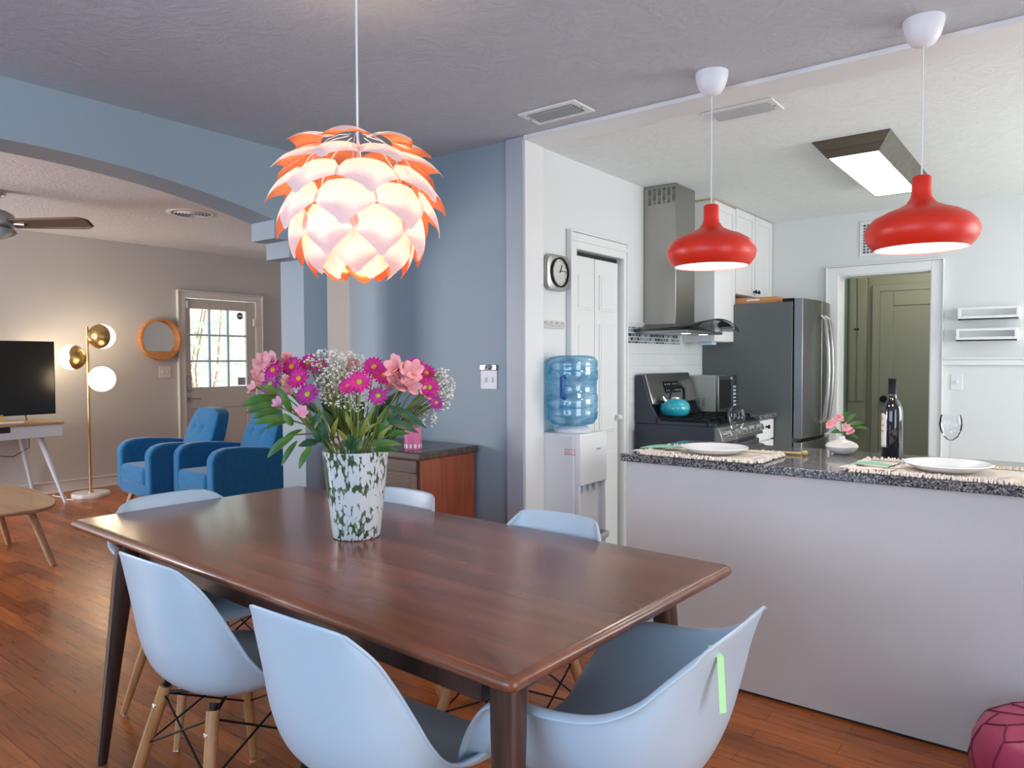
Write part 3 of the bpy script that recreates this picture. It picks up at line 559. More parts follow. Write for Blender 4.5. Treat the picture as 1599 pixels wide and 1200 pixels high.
# red pendants
def pendant(x, y, label):
    t = thing('pendant_lamp', label, 'pendant lamp', (x, y, 2.4), 0, 'red pendant lamps over the counter')
    MB().lathe([(0.0595, 0.0), (0.0595, -0.012), (0.056, -0.03), (0.048, -0.055), (0.034, -0.076), (0.018, -0.084), (0.009, -0.086), (0.001, -0.086)], (0, 0, 0), 40).build('canopy', 'plastic_white', t)
    MB().cyl((0, 0, -0.084), (0, 0, -0.495), 0.0025, seg=8).build('cord', 'plastic_white', t)
    pr = [(0.006, -0.490), (0.024, -0.491), (0.028, -0.496), (0.028, -0.54), (0.031, -0.558), (0.045, -0.578), (0.075, -0.593), (0.110, -0.606), (0.140, -0.624), (0.158, -0.645), (0.165, -0.668), (0.160, -0.690), (0.147, -0.710), (0.133, -0.722)]
    MB().lathe(pr, (0, 0, 0), 64).build('lamp_shade', 'red', t, keep=False)
    MB().lathe([(0.135, -0.7195), (0.147, -0.706), (0.155, -0.680), (0.13, -0.64), (0.08, -0.615), (0.001, -0.612)], (0, 0, 0), 48).build('shade_lining', 'plastic_white', t)
    MB().lathe([(0.001, -0.7135), (0.132, -0.7135), (0.134, -0.7165)], (0, 0, 0), 48).build('lit_diffuser', 'shade_in', t)
    l = bpy.data.lights.new('pendant_bulb', 'AREA'); l.shape = 'DISK'; l.size = 0.24; l.energy = 2.6; l.color = (1, 0.93, 0.84)
    lo = bpy.data.objects.new('pendant_bulb', l); C.objects.link(lo); lo.parent = t; lo.location = (0, 0, -0.722)
pendant(-0.402, 2.655, 'red pendant lamp nearer the right edge, in front of the doorway')
pendant(-1.099, 2.648, 'red pendant lamp in front of the cooker hood and white cabinets')

# ------------------------------------------------------------------ pinecone lamp over the table
PL = Vector((-1.595, 1.362, 1.775))
pc = thing('pinecone_pendant_lamp', 'large pinecone shaped pendant lamp of white and copper leaves', 'pendant lamp', tuple(PL))
MB().cyl((0, 0, 0.05), (0, 0, 0.62), 0.0032, seg=8).build('cord', 'plastic_white', pc)
MB().lathe([(0.05, 0.625), (0.05, 0.61), (0.03, 0.58), (0.001, 0.58)], seg=24).build('canopy', 'plastic_white', pc)
MB().lathe([(0.001, 0.09), (0.02, 0.088), (0.02, 0.03), (0.001, 0.03)], seg=16).build('socket', 'plastic_white', pc)
MB().ball((0, 0, -0.01), 0.042).build('bulb', mat('lit_bulb', (1, 1, 1), 0.5, emit=(1, 0.82, 0.58), estr=12), pc)
lb = bpy.data.lights.new('pinecone_bulb', 'POINT'); lb.energy = 15; lb.color = (1.0, 0.76, 0.52); lb.shadow_soft_size = 0.05
lo = bpy.data.objects.new('pinecone_bulb', lb); C.objects.link(lo); lo.parent = pc; lo.location = (0, 0, -0.01); 
def leaf_mesh(L, W, curl, cup):
    # shade leaf: root at origin, pointing along -z, outer face towards +x, blunt pointed tip
    m = MB()
    def fn(u, v):
        t_ = (u-0.5)*2
        if v < 0.38: hw = W*(0.62+0.38*math.sin(PI/2*v/0.38))
        elif v < 0.88: hw = W*(1-0.80*((v-0.38)/0.50)**1.35)
        else: hw = W*0.20*math.sqrt(max(0, 1-((v-0.88)/0.12)**2))
        q = hw/W
        return Vector((-cup*t_*t_*q*q + curl*math.sin(PI*min(v, 1)*0.9), t_*hw, -L*v))
    m.grid(fn, 10, 18)
    return m
rows = []
for ph, n, L, W, lift in ((31, 7, 0.125, 0.080, 12), (49, 8, 0.135, 0.084, 13), (67, 8, 0.14, 0.087, 13), (85, 8, 0.14, 0.087, 12), (103, 8, 0.14, 0.085, 10), (121, 7, 0.13, 0.080, 10), (139, 5, 0.10, 0.068, 14)):
    rows.append((0.183*math.sin(R(ph)), 0.190*math.cos(R(ph)), n, L*0.95, W*0.93, 90-ph+lift))
for ri, (r0, z0, n, L, W, tilt) in enumerate(rows):
    base = leaf_mesh(L, W, 0.016, 0.030)
    o0 = base.build('shade_leaf', 'petal', pc, keep=True)
    # outer face must look outwards (+x)
    me = o0.data
    if sum((p.normal.x for p in me.polygons)) < 0: me.flip_normals()
    for k in range(n):
        o = o0 if k == 0 else o0.copy()
        if k: C.objects.link(o); o.parent = pc
        a = 2*PI*(k+0.5*(ri % 2)+0.13*ri)/n
        o.matrix_basis = Matrix.Rotation(a, 4, 'Z') @ Matrix.Translation((r0, 0, z0)) @ Matrix.Rotation(-R(tilt), 4, 'Y')
wf = MB()
for k in range(8):
    a = 2*PI*k/8; pts = [(0.173*math.sin(R(p))*math.cos(a), 0.173*math.sin(R(p))*math.sin(a), 0.180*math.cos(R(p))) for p in range(8, 150, 14)]
    wf.tube(pts, 0.0013, 5)
wf.build('wire_frame', 'plastic_white', pc)

# ------------------------------------------------------------------ living room
# floor lamp
fl = thing('floor_lamp', 'brass floor lamp with three glowing globes on a round marble base', 'floor lamp', (-7.73, 3.14, 0))
MB().lathe([(0.001, 0), (0.168, 0), (0.17, 0.006), (0.17, 0.034), (0.165, 0.04), (0.001, 0.04)], seg=48).build('base', 'marble', fl)
MB().lathe([(0.001, 0.05), (0.03, 0.05), (0.03, 0.04)], seg=20).cyl((0, 0, 0.04), (0, 0, 1.68), 0.013, seg=16).build('pole', 'brass', fl)
rv_, fv_ = Vector((0.79, 0.612, 0)), Vector((-0.612, 0.79, 0))
for (dx, dy, z, ax, nm) in ((0.105, 0.07, 1.585, (-0.10, -1, 0), 'g1'), (-0.150, -0.01, 1.378, (1, 0.0, 0), 'g2'), (0.19, -0.10, 1.165, (-0.35, 1, 0), 'g3')):
    c = rv_*dx + fv_*dy + Vector((0, 0, z)); av = (rv_*ax[0] + fv_*ax[1]).normalized()
    g_ = MB().ball(tuple(c), 0.122, 1, 32, 20).build('globe', 'globe', fl)
    MB().lathe([(0.126*math.sin(a), 0.126*math.cos(a)) for a in [R(72)*i/10 for i in range(11)]], tuple(c), 32, ax=tuple(av)).build('cup', 'brass', fl, solid=0.002)
    MB().cyl(tuple(c+av*0.12), (0, 0, z), 0.008).build('arm', 'brass', fl)
    l = bpy.data.lights.new('globe_bulb', 'POINT'); l.energy = 5; l.color = (1, 0.74, 0.46); l.shadow_soft_size = 0.122
    lo = bpy.data.objects.new('globe_bulb', l); C.objects.link(lo); lo.parent = fl; lo.location = c - av*0.15
# round mirror
mr = thing('round_mirror', 'round wall mirror in a deep orange wood frame', 'mirror', (-8.2, 4.08, 1.585))
cm = (-8.2, 4.08, 1.585)
MB().lathe([(0.235, 0), (0.235, 0.075), (0.215, 0.078), (0.208, 0.075), (0.208, 0.012)], cm, 64, ax=(1, 0, 0)).build('frame', 'orange_wood', mr, True)
pts = [(0.208*math.sin(a), -0.208*math.cos(a)) for a in [R(-50)+R(100)*i/16 for i in range(17)]]
MB().prism([(cm[1]+p[0], cm[2]+p[1]) for p in pts], -8.19, -8.125, 'x').build('tray', 'orange_wood', mr, True)
MB().lathe([(0.001, 0.012), (0.21, 0.012)], cm, 48, ax=(1, 0, 0)).build('mirror_glass', 'mirror', mr, True)
# ceiling fan
fn_ = thing('ceiling_fan', 'ceiling fan with brown blades and nickel hub at the left edge', 'ceiling fan', (-6.47, 2.02, 2.63))
MB().lathe([(0.001, 0), (0.06, 0), (0.05, -0.04), (0.02, -0.06), (0.012, -0.06), (0.012, -0.14), (0.05, -0.15), (0.10, -0.18), (0.115, -0.22), (0.115, -0.26), (0.10, -0.28), (0.001, -0.28)], seg=40).build('motor', 'nickel', fn_)
MB().lathe([(0.001, -0.36), (0.05, -0.35), (0.085, -0.32), (0.09, -0.285), (0.001, -0.28)], seg=32).build('light_cover', mat('dim_frosted_glass', (0.35, 0.45, 0.5), 0.3), fn_)
for k in range(3):
    a = R(37.7+120*k)
    def bf(u, v):
        x = 0.10+0.60*u; hw = 0.055+0.02*u if u < 0.85 else (0.072)*math.sqrt(max(0, 1-((u-0.85)/0.15)**2*0.75)); y = (v-0.5)*2*hw
        return Matrix.Rotation(a, 3, 'Z') @ Vector((x, y, -0.25-0.42*y))
    MB().grid(bf, 24, 4).build('blade', 'bronze', fn_, solid=0.008)
    MB().cyl(Matrix.Rotation(a, 3, 'Z') @ Vector((0.08, 0, -0.25)), Matrix.Rotation(a, 3, 'Z') @ Vector((0.2, 0, -0.258)), 0.014).build('blade_arm', 'nickel', fn_)
# blue armchairs
def blue_chair(label, loc, rz):
    t = thing('armchair', label, 'armchair', loc, rz, 'blue armchairs by the entrance door')
    # local: front faces -y, width along x; origin on the floor under the middle
    W2, D = 0.36, 0.72
    for s in (-1, 1):
        xo, xi = s*W2, s*(W2-0.105)
        prof = [(-D/2, 0.25), (-D/2, 0.56), (-D/2+0.015, 0.60), (-D/2+0.05, 0.635), (-D/2+0.12, 0.655), (-D/2+0.24, 0.655), (0.05, 0.640), (D/2-0.04, 0.60), (D/2-0.02, 0.22), (-D/2+0.03, 0.22)]
        MB().prism(prof, min(xo, xi), max(xo, xi), 'x').build('armrest', 'blue', t, bevel=0.035, bseg=4)
    B(-W2+0.05, W2-0.05, -D/2+0.005, D/2-0.06, 0.20, 0.33).build('seat_base', 'blue', t, bevel=0.03, bseg=3)
    B(-W2+0.108, W2-0.108, -D/2-0.012, D/2-0.22, 0.30, 0.455).build('seat_cushion', 'blue', t, bevel=0.04, bseg=4)
    bk = MB()
    def f(u, v):
        x = (u-0.5)*2*(W2-0.09)*(1-0.16*max(0, v-0.55)**2/0.2025); z = 0.36+0.555*v-0.05*abs(2*u-1)**4*v**3; dimple = 0
        for bx in (-0.085, 0.085): dimple += 0.022*math.exp(-((x-bx)**2+(z-0.74)**2)/0.0009)
        y = 0.115+0.17*v - 0.035*math.sin(PI*v)*math.sin(PI*u)**0.5 + dimple
        return Vector((x, y, z))
    n1, n2 = 44, 44
    G = [[f(i/n1, j/n2) for j in range(n2+1)] for i in range(n1+1)]
    fr = [[bk.b.verts.new(p) for p in r_] for r_ in G]; bkv = [[bk.b.verts.new(p+Vector((0, 0.135-0.03*(k/n2), 0))) for k, p in enumerate(r_)] for r_ in G]
    for i in range(n1):
        for j in range(n2):
            bk.b.faces.new((fr[i][j], fr[i+1][j], fr[i+1][j+1], fr[i][j+1])); bk.b.faces.new((bkv[i][j], bkv[i][j+1], bkv[i+1][j+1], bkv[i+1][j]))
    for i in range(n1):
        bk.b.faces.new((fr[i][0], bkv[i][0], bkv[i+1][0], fr[i+1][0])); bk.b.faces.new((fr[i][n2], fr[i+1][n2], bkv[i+1][n2], bkv[i][n2]))
    for j in range(n2):
        bk.b.faces.new((fr[0][j], fr[0][j+1], bkv[0][j+1], bkv[0][j])); bk.b.faces.new((fr[n1][j], bkv[n1][j], bkv[n1][j+1], fr[n1][j+1]))
    back = bk.build('backrest', 'blue', t, bevel=0.035, bseg=3)
    for bx in (-0.085, 0.085): MB().ball((bx, 0.235, 0.74), 0.011, 0.9, 12, 8).build('button', 'blue', back)
    for sx in (-1, 1):
        for sy in (-1, 1):
            MB().cyl((sx*0.27, sy*0.25, 0.22), (sx*0.315, sy*0.32, 0.0), 0.026, 0.015, 16).build('leg', 'oak', t)
    return t
a0 = blue_chair('blue armchair with oak legs, the farther left of the pair beside the floor lamp', (-6.27, 3.25, 0), R(-5))
dup(a0, (-5.53, 3.37, 0), R(-5), 'blue armchair partly hidden behind the column and bouquet')
# desk, tv
dk = thing('desk', 'white desk with oak top on angled white legs under the television', 'desk', (-7.82, 2.2, 0), R(4))
B(-0.30, 0.31, -0.62, 0.63, 0.752, 0.775).build('desk_top', 'oak_top', dk, bevel=0.003)
B(-0.30, 0.30, -0.62, 0.62, 0.635, 0.752).build('carcass', 'pale_blue_w', dk, bevel=0.004)
B(0.298, 0.302, -0.5, 0.18, 0.70, 0.752).build('drawer_opening', 'dark', dk)
for sx in (-1, 1):
    for sy in (-1, 1): MB().cyl((sx*0.20, sy*0.46, 0.64), (sx*0.32, sy*0.62, 0), 0.028, 0.014, 14).build('leg', 'pale_blue_w', dk)
tv = thing('television', 'black flat television standing on the white desk', 'television', (-7.80, 2.35, 0.775), R(2))
B(-0.02, 0.02, -0.52, 0.52, 0.06, 0.755).build('casing', 'black', tv, bevel=0.004)
B(0.0195, 0.0215, -0.51, 0.51, 0.075, 0.745).build('screen', 'tv', tv)
MB().box(-0.02, 0.02, -0.08, 0.08, 0.0, 0.08).box(-0.10, 0.12, -0.14, 0.14, 0, 0.012).build('stand', 'gold', tv, bevel=0.003)
kb = tag(B(-7.62, -7.55, 1.85, 2.52, 0.7755, 0.795).build('soundbar', 'plastic_white', bevel=0.006), 'slim pale bar lying on the desk in front of the television', 'soundbar')
cb_ = tag(MB().tube([(-7.95, 2.66, 0.84), (-7.98, 2.70, 0.70), (-8.05, 2.72, 0.5), (-8.1, 2.6, 0.42), (-8.12, 2.35, 0.46), (-8.15, 2.2, 0.15), (-8.16, 2.1, 0.03)], 0.005, 8).build('power_cable', 'bronze'), 'dark cable drooping behind the desk beneath the television', 'cable')
pts = [(-7.9+0.1*i, 2.92+0.03*math.sin(i*2.2), 0.007+0.004*(i % 2)) for i in range(-2, 4)]
tag(MB().tube(pts, 0.006, 8).build('white_cable', 'plastic_white'), 'white cord lying on the floor left of the lamp base', 'cable')
# coffee table
ct = thing('coffee_table', 'light oak coffee table with rounded top and splayed legs at the left edge', 'coffee table', (-5.72, 1.72, 0), R(-2))
def sup(r1, r2, z, n=48, p=2.6):
    out = []
    for k in range(n):
        a = 2*PI*k/n; c_, s_ = math.cos(a), math.sin(a); f = (abs(c_)**p+abs(s_)**p)**(-1/p); tap = 1-0.12*c_
        out.append((r1*f*c_, r2*f*s_*tap, z))
    return out
MB().rings([sup(0.62, 0.27, 0.392), sup(0.645, 0.285, 0.402), sup(0.65, 0.29, 0.414), sup(0.645, 0.285, 0.42)]).build('table_top', 'oak_top', ct)
for sx, sy in ((1, 1), (1, -1), (-1, 1), (-1, -1)):
    MB().cyl((sx*0.36, sy*0.09, 0.395), (sx*0.44, sy*0.20, 0), 0.024, 0.019, 16).build('leg', 'oak', ct)
MB().box(-0.36, 0.36, -0.03, 0.03, 0.365, 0.392).build('stretcher', 'oak_top', ct, bevel=0.004)

# ------------------------------------------------------------------ sideboard
sb = thing('sideboard', 'dark teak sideboard with slatted front against the blue wall', 'sideboard', (-2.72, 2.60, 0))
B(-3.06, -2.41, 2.42, 2.80, 0.12, 0.865).build('carcass', 'sideboard', sb, True, bevel=0.004)
B(-3.07, -2.395, 2.395, 2.81, 0.865, 0.90).build('top', 'sideboard_top', sb, True, bevel=0.006)
B(-3.04, -2.43, 2.405, 2.42, 0.80, 0.86).box(-3.04, -2.43, 2.405, 2.42, 0.14, 0.20).box(-2.47, -2.43, 2.405, 2.42, 0.20, 0.80).box(-3.04, -3.00, 2.405, 2.42, 0.20, 0.80).box(-3.0, -2.47, 2.405, 2.42, 0.56, 0.60).build('front_frame', 'sideboard_top', sb, True, bevel=0.003)
for z0, z1 in ((0.60, 0.80), (0.20, 0.56)):
    d_ = MB(); n = int((z1-z0)/0.011)
    for k in range(n): d_.box(-3.0, -2.47, 2.410, 2.42, z0+0.011*k+0.001, z0+0.011*k+0.0095)
    d_.build('slatted_door', 'sideboard_top', sb, True)
for x in (-3.0, -2.47):
    for y in (2.46, 2.76): MB().cyl((x, y, 0.12), (x, y, 0), 0.02, 0.014, 12).build('leg', 'sideboard', sb, True)
cd = thing('candle_jar', 'pink candle jar with striped band on the sideboard', 'candle', (-2.545, 2.50, 0.90))
MB().lathe([(0.001, 0), (0.040, 0), (0.042, 0.004), (0.042, 0.105), (0.039, 0.105), (0.039, 0.012), (0.001, 0.012)], seg=36).build('jar', mat('pink_glass', (0.78, 0.20, 0.36), 0.15), cd)
st = MB()
for k in range(12):
    a = 2*PI*k/12; MBc = [(0.0428*math.cos(a+d), 0.0428*math.sin(a+d)) for d in (-0.12, 0.12)]
    st.hexa([(MBc[0][0], MBc[0][1], 0.008), (MBc[1][0], MBc[1][1], 0.008), (MBc[1][0]*.97, MBc[1][1]*.97, 0.008), (MBc[0][0]*.97, MBc[0][1]*.97, 0.008),
             (MBc[0][0], MBc[0][1], 0.026), (MBc[1][0], MBc[1][1], 0.026), (MBc[1][0]*.97, MBc[1][1]*.97, 0.026), (MBc[0][0]*.97, MBc[0][1]*.97, 0.026)])
st.build('striped_band', 'plastic_white', cd)

# ------------------------------------------------------------------ dining table
TC = (-1.815, 1.535); TR = R(-2.3); TL, TW = 2.10, 0.965
tb = thing('dining_table', 'dark walnut dining table with rounded edge and tapered legs', 'dining table', (TC[0], TC[1], 0), TR)
def rr(x, y, r_, z, n=6):
    out = []
    for sx, sy, a0 in ((1, 1, 0), (-1, 1, 90), (-1, -1, 180), (1, -1, 270)):
        for k in range(n+1):
            a = R(a0+90*k/n); out.append((sx*(x-r_)+r_*math.cos(a), sy*(y-r_)+r_*math.sin(a), z))
    return out
L2, W2 = TL/2, TW/2
MB().rings([rr(L2-0.022, W2-0.022, 0.012, 0.722), rr(L2-0.008, W2-0.008, 0.018, 0.726), rr(L2-0.001, W2-0.001, 0.022, 0.735), rr(L2, W2, 0.023, 0.741), rr(L2-0.003, W2-0.003, 0.021, 0.748), rr(L2-0.010, W2-0.010, 0.017, 0.7535), rr(L2-0.020, W2-0.020, 0.013, 0.755)]).build('table_top', 'table', tb, ang=60)
ap = MB(); ax0, ax1, ay = -0.70, L2-0.13, W2-0.062
ap.box(ax0, ax1, -ay, -ay+0.022, 0.655, 0.722).box(ax0, ax1, ay-0.022, ay, 0.655, 0.722).box(ax0, ax0+0.022, -ay, ay, 0.655, 0.722).box(ax1-0.022, ax1, -ay, ay, 0.655, 0.722)
ap.build('apron', 'table_leg', tb, bevel=0.002)
def tleg(x, y, fx, fy):
    rows = []
    for z, r_ in ((0.0, 0.015), (0.2, 0.020), (0.45, 0.026), (0.62, 0.031), (0.722, 0.032)):
        k = 1-z/0.722; cx_, cy_ = x+(fx-x)*k, y+(fy-y)*k
        row = []
        for i in range(20):
            a = 2*PI*i/20; c_, s_ = math.cos(a), math.sin(a); f = (abs(c_)**3.2+abs(s_)**3.2)**(-1/3.2); row.append((cx_+r_*f*c_, cy_+r_*f*s_, z))
        rows.append(row)
    MB().rings(rows).build('leg', 'table_leg', tb)
wm = TRX[tb.name].inverted()
for (tx, ty, fx, fy) in ((-2.475, 1.115, -2.527, 1.042), (-0.852, 1.085, -0.812, 1.035)):
    a = wm @ Vector((tx, ty, 0)); b_ = wm @ Vector((fx, fy, 0)); tleg(a.x, a.y, b_.x, b_.y)
for (tx, ty, fx, fy) in ((-2.43, 1.955, -2.48, 2.03), (-0.915, 1.86, -0.865, 1.93)):
    a = wm @ Vector((tx, ty, 0)); b_ = wm @ Vector((fx, fy, 0)); tleg(a.x, a.y, b_.x, b_.y)

# ------------------------------------------------------------------ shell chairs
def lerp_path(P_, t_):
    n = len(P_)-1; x = min(max(t_, 0), 1)*n; i = min(int(x), n-1); f = x-i
    p0, p1, p2, p3 = [Vector(P_[min(max(i+k, 0), n)]) for k in (-1, 0, 1, 2)]
    return 0.5*((2*p1)+(-p0+p2)*f+(2*p0-5*p1+4*p2-p3)*f*f+(-p0+3*p1-3*p2+p3)*f*f*f)
def shell(center, rim, lip=0.012, pw=1.0, lipdrop=0.004, nj=36, nu=24):
    m = MB()
    def fn(u, v):
        c_ = lerp_path(center, v); r_ = lerp_path(rim, v); t_ = (u-0.5)*2; s = 1 if t_ >= 0 else -1; t_ = abs(t_)
        edge = 0
        if t_ > 0.94: edge = (t_-0.94)/0.06; t_ = 0.94
        q = t_/0.94
        x = r_.x*math.sin(q*PI/2)**pw; k = (1-math.cos(q*PI/2))
        y = c_.y+(r_.y-c_.y)*k; z = c_.z+(r_.z-c_.z)*k**1.25
        x += lip*edge; z -= lipdrop*edge*edge
        return Vector((s*x, y, z))
    return m.grid(fn, nu*2, nj)
def wood_legs(t, hw=0.225, hd=0.215, ztop=0.418):
    for sx in (-1, 1):
        for sy in (-1, 1):
            top = Vector((sx*0.125, sy*0.125, ztop-0.02)); ft = Vector((sx*hw, sy*hd, 0.004))
            lg = MB().tube([top+(ft-top)*k for k in (0, 0.5, 1)], [0.0175, 0.0165, 0.0115], 14).build('leg', 'chair_leg', t)
            MB().cyl(tuple(ft+(top-ft)*0.03), tuple(ft-Vector((0, 0, 0.004))), 0.0115, 0.0115, 12).build('foot_cap', 'chrome', lg)
            bo = top+(ft-top)*0.13
            MB().lathe([(0.001, 0.004), (0.006, 0.004), (0.007, 0)], tuple(bo+Vector((sx*0.0, sy*0.0155, 0))), 12, ax=(0, sy, 0)).build('bolt', 'chrome', lg)
    wr = MB(); P_ = {}
    for sx in (-1, 1):
        for sy in (-1, 1):
            top = Vector((sx*0.125, sy*0.125, ztop-0.02)); ft = Vector((sx*hw, sy*hd, 0)); P_[sx, sy] = (top+(ft-top)*0.05, top+(ft-top)*0.42)
    for a, b_ in (((-1, -1), (1, -1)), ((1, -1), (1, 1)), ((1, 1), (-1, 1)), ((-1, 1), (-1, -1))):
        wr.cyl(tuple(P_[a][0]), tuple(P_[b_][1]), 0.0032, seg=8); wr.cyl(tuple(P_[b_][0]), tuple(P_[a][1]), 0.0032, seg=8)
    for a, b_ in (((-1, -1), (1, 1)), ((1, -1), (-1, 1))): wr.cyl(tuple(P_[a][0]), tuple(P_[b_][0]), 0.005, seg=8)
    wr.build('wire_brace', 'black', t)
    for sx in (-1, 1):
        for sy in (-1, 1): MB().cyl((sx*0.125, sy*0.125, ztop-0.02), (sx*0.12, sy*0.118, ztop-0.004), 0.010, 0.014, 12).build('mounting_bracket', 'black', t)
SIDE_C = [(0, 0.232, 0.412), (0, 0.215, 0.432), (0, 0.12, 0.436), (0, 0.0, 0.422), (0, -0.10, 0.420), (0, -0.17, 0.455), (0, -0.205, 0.53), (0, -0.222, 0.62), (0, -0.235, 0.72), (0, -0.250, 0.815)]
SIDE_R = [(0.175, 0.222, 0.412), (0.205, 0.20, 0.440), (0.222, 0.11, 0.458), (0.230, 0.02, 0.472), (0.230, -0.04, 0.50), (0.226, -0.085, 0.555), (0.217, -0.120, 0.62), (0.200, -0.155, 0.69), (0.183, -0.195, 0.755), (0.145, -0.235, 0.805)]
ARM_C = [(0, 0.245, 0.405), (0, 0.225, 0.430), (0, 0.13, 0.432), (0, 0.02, 0.415), (0, -0.10, 0.410), (0, -0.18, 0.44), (0, -0.225, 0.52), (0, -0.245, 0.61), (0, -0.262, 0.70), (0, -0.295, 0.800)]
ARM_R = [(0.212, 0.262, 0.412), (0.236, 0.235, 0.480), (0.254, 0.190, 0.560), (0.264, 0.135, 0.622), (0.268, 0.06, 0.645), (0.270, -0.03, 0.652), (0.265, -0.12, 0.668), (0.243, -0.19, 0.700), (0.210, -0.235, 0.742), (0.160, -0.280, 0.786)]
def side_chair(label, loc, rz):
    t = thing('dining_chair', label, 'chair', loc, rz, 'white shell chairs around the table')
    shell(SIDE_C, SIDE_R).build('seat_shell', 'chair', t, solid=0.007, subd=1, ang=180)
    wood_legs(t); return t
def arm_chair(label, loc, rz):
    t = thing('dining_armchair', label, 'chair', loc, rz, 'white shell chairs around the table')
    shell(ARM_C, ARM_R, 0.031, 0.9, 0.012).build('seat_shell', 'chair', t, solid=0.007, subd=1, ang=180)
    wood_legs(t, 0.22, 0.21, 0.408); return t
c0 = side_chair('white shell chair on the near side, next to the left table leg', (-1.93, 1.15, 0), 0)
dup(c0, (-1.25, 1.12, 0), R(1), 'white shell chair on the near side, right beside the near right table leg')
dup(c0, (-2.115, 1.802, 0), R(180), 'white chair on the far side, its back showing right of the vase before the sideboard')
dup(c0, (-1.378, 1.79, 0), R(179), 'white chair on the far side, its back showing in front of the water cooler')
ac = arm_chair('white shell armchair at the right end of the table with a green ribbon', (-0.815, 1.425, 0), R(90))
dup(ac, (-2.608, 1.46, 0), R(-92), 'white shell armchair at the left end of the table before the blue armchairs')
tag(MB().hexa([(-0.522, 1.308, 0.660), (-0.514, 1.321, 0.660), (-0.513, 1.320, 0.660), (-0.521, 1.307, 0.660), (-0.532, 1.318, 0.762), (-0.524, 1.331, 0.762), (-0.523, 1.330, 0.762), (-0.531, 1.317, 0.762)])
    .hexa([(-0.532, 1.318, 0.762), (-0.524, 1.331, 0.762), (-0.523, 1.330, 0.762), (-0.531, 1.317, 0.762), (-0.552, 1.322, 0.776), (-0.547, 1.336, 0.776), (-0.546, 1.335, 0.778), (-0.551, 1.321, 0.778)]).build('green_ribbon', 'green_ribbon'), 'lime green ribbon hanging from the back of the right armchair', 'ribbon')

# ------------------------------------------------------------------ peninsula
pn = thing('peninsula_counter', 'grey white breakfast counter base panel', 'counter', (-0.2, 3.1, 0))
B(-1.55, 1.4, 2.833, 3.45, 0.012, 0.885).build('body', 'panel', pn, True, smooth=False)
B(-1.557, 1.4, 2.828, 2.833, 0.012, 0.885).build('front_panel', 'panel', pn, True, smooth=False)
B(-1.53, 1.4, 2.84, 3.44, 0.0, 0.012).build('plinth', 'dark', pn, True)
tag(B(-1.575, 1.42, 2.800, 3.485, 0.887, 0.920).build('countertop', 'granite', bevel=0.004), 'speckled grey granite countertop on the breakfast counter', 'countertop')
CT = 0.920
def placemat(label, x0, x1, y0, y1, seed):
    t = thing('placemat', label, 'placemat', ((x0+x1)/2, (y0+y1)/2, CT), 0, 'fringed placemats on the counter'); r_ = random.Random(seed)
    MB().box(x0, x1, y0, y1, CT+0.0005, CT+0.005).build('mat', 'linen', t, True, bevel=0.002)
    m = MB()
    n = int((x1-x0)/0.007)
    for k in range(n):
        x = x0+(k+0.5)*(x1-x0)/n
        for y, s in ((y0, -1), (y1, 1)):
            l = r_.uniform(0.014, 0.026); m.tube([(x, y, CT+0.006), (x+r_.uniform(-.004, .004), y+s*l*0.6, CT+0.010+r_.uniform(0, .009)), (x+r_.uniform(-.006, .006), y+s*l, CT+0.004)], 0.0038, 5)
    n = int((y1-y0)/0.007)
    for k in range(n):
        y = y0+(k+0.5)*(y1-y0)/n
        for x, s in ((x0, -1), (x1, 1)):
            l = r_.uniform(0.014, 0.026); m.tube([(x, y, CT+0.006), (x+s*l*0.6, y+r_.uniform(-.004, .004), CT+0.010+r_.uniform(0, .009)), (x+s*l, y, CT+0.004)], 0.0038, 5)
    o = m.build('fringe', 'linen', t, True); o['kind'] = 'stuff'
    return t
placemat('fringed cream placemat under the left plate', -1.475, -0.985, 2.815, 3.12, 1)
placemat('fringed cream placemat under the right plate', -0.64, -0.10, 2.82, 3.16, 2)
PLP = [(0.001, 0.006), (0.07, 0.006), (0.085, 0.009), (0.112, 0.020), (0.138, 0.031), (0.140, 0.028), (0.112, 0.013), (0.08, 0.0), (0.001, 0.0)]
def plate_(x, y, label):
    o = MB().lathe(PLP, (0, 0, 0), 64).build('dinner_plate', 'plate'); o.location = (x, y, CT+0.0055); return tag(o, label, 'plate', 'white dinner plates on the counter')
plate_(-1.225, 3.0, 'white dinner plate at the left place setting'); plate_(-0.362, 3.01, 'white dinner plate at the right place setting near the picture edge')
def napkin(label, cx, cy, rz):
    o = MB()
    def f(u, v):
        return Vector(((u-0.5)*0.17, (v-0.5)*0.10, 0.0062+0.006*u*(1-v)+0.0015*math.sin(9*u+4*v)))
    o = o.grid(f, 16, 12).build('napkin', 'linen', solid=0.004); o.location = (cx, cy, CT+0.002); o.rotation_euler = (0, 0, rz)
    return tag(o, label, 'napkin', 'folded napkins on the counter')
napkin('folded cream napkin left of the left plate', -1.455, 2.885, R(-8)); napkin('folded cream napkin left of the right plate', -0.60, 2.895, R(-6))
def leafcloth(label, cx, cy, rz, s=1.0):
    m = MB()
    def f(u, v):
        x = (u-0.5)*0.15*s; hw = 0.032*s*math.sin(PI*u)**0.7+0.0005
        return Vector((x, (v-0.5)*2*hw, 0.010+0.014*math.sin(PI*u)*(1-0.5*(2*v-1)**2)))
    o = m.grid(f, 16, 8).build('leaf_coaster', 'leaf_green', solid=0.002); o.location = (cx, cy, CT+0.004); o.rotation_euler = (0, 0, rz)
    return tag(o, label, 'leaf coaster', 'pale green leaf ornaments on the napkins')
leafcloth('pale green leaf ornament lying on the left napkin', -1.46, 2.985, R(35), 1.35); leafcloth('pale green leaf ornament lying on the right napkin', -0.595, 2.95, R(10))
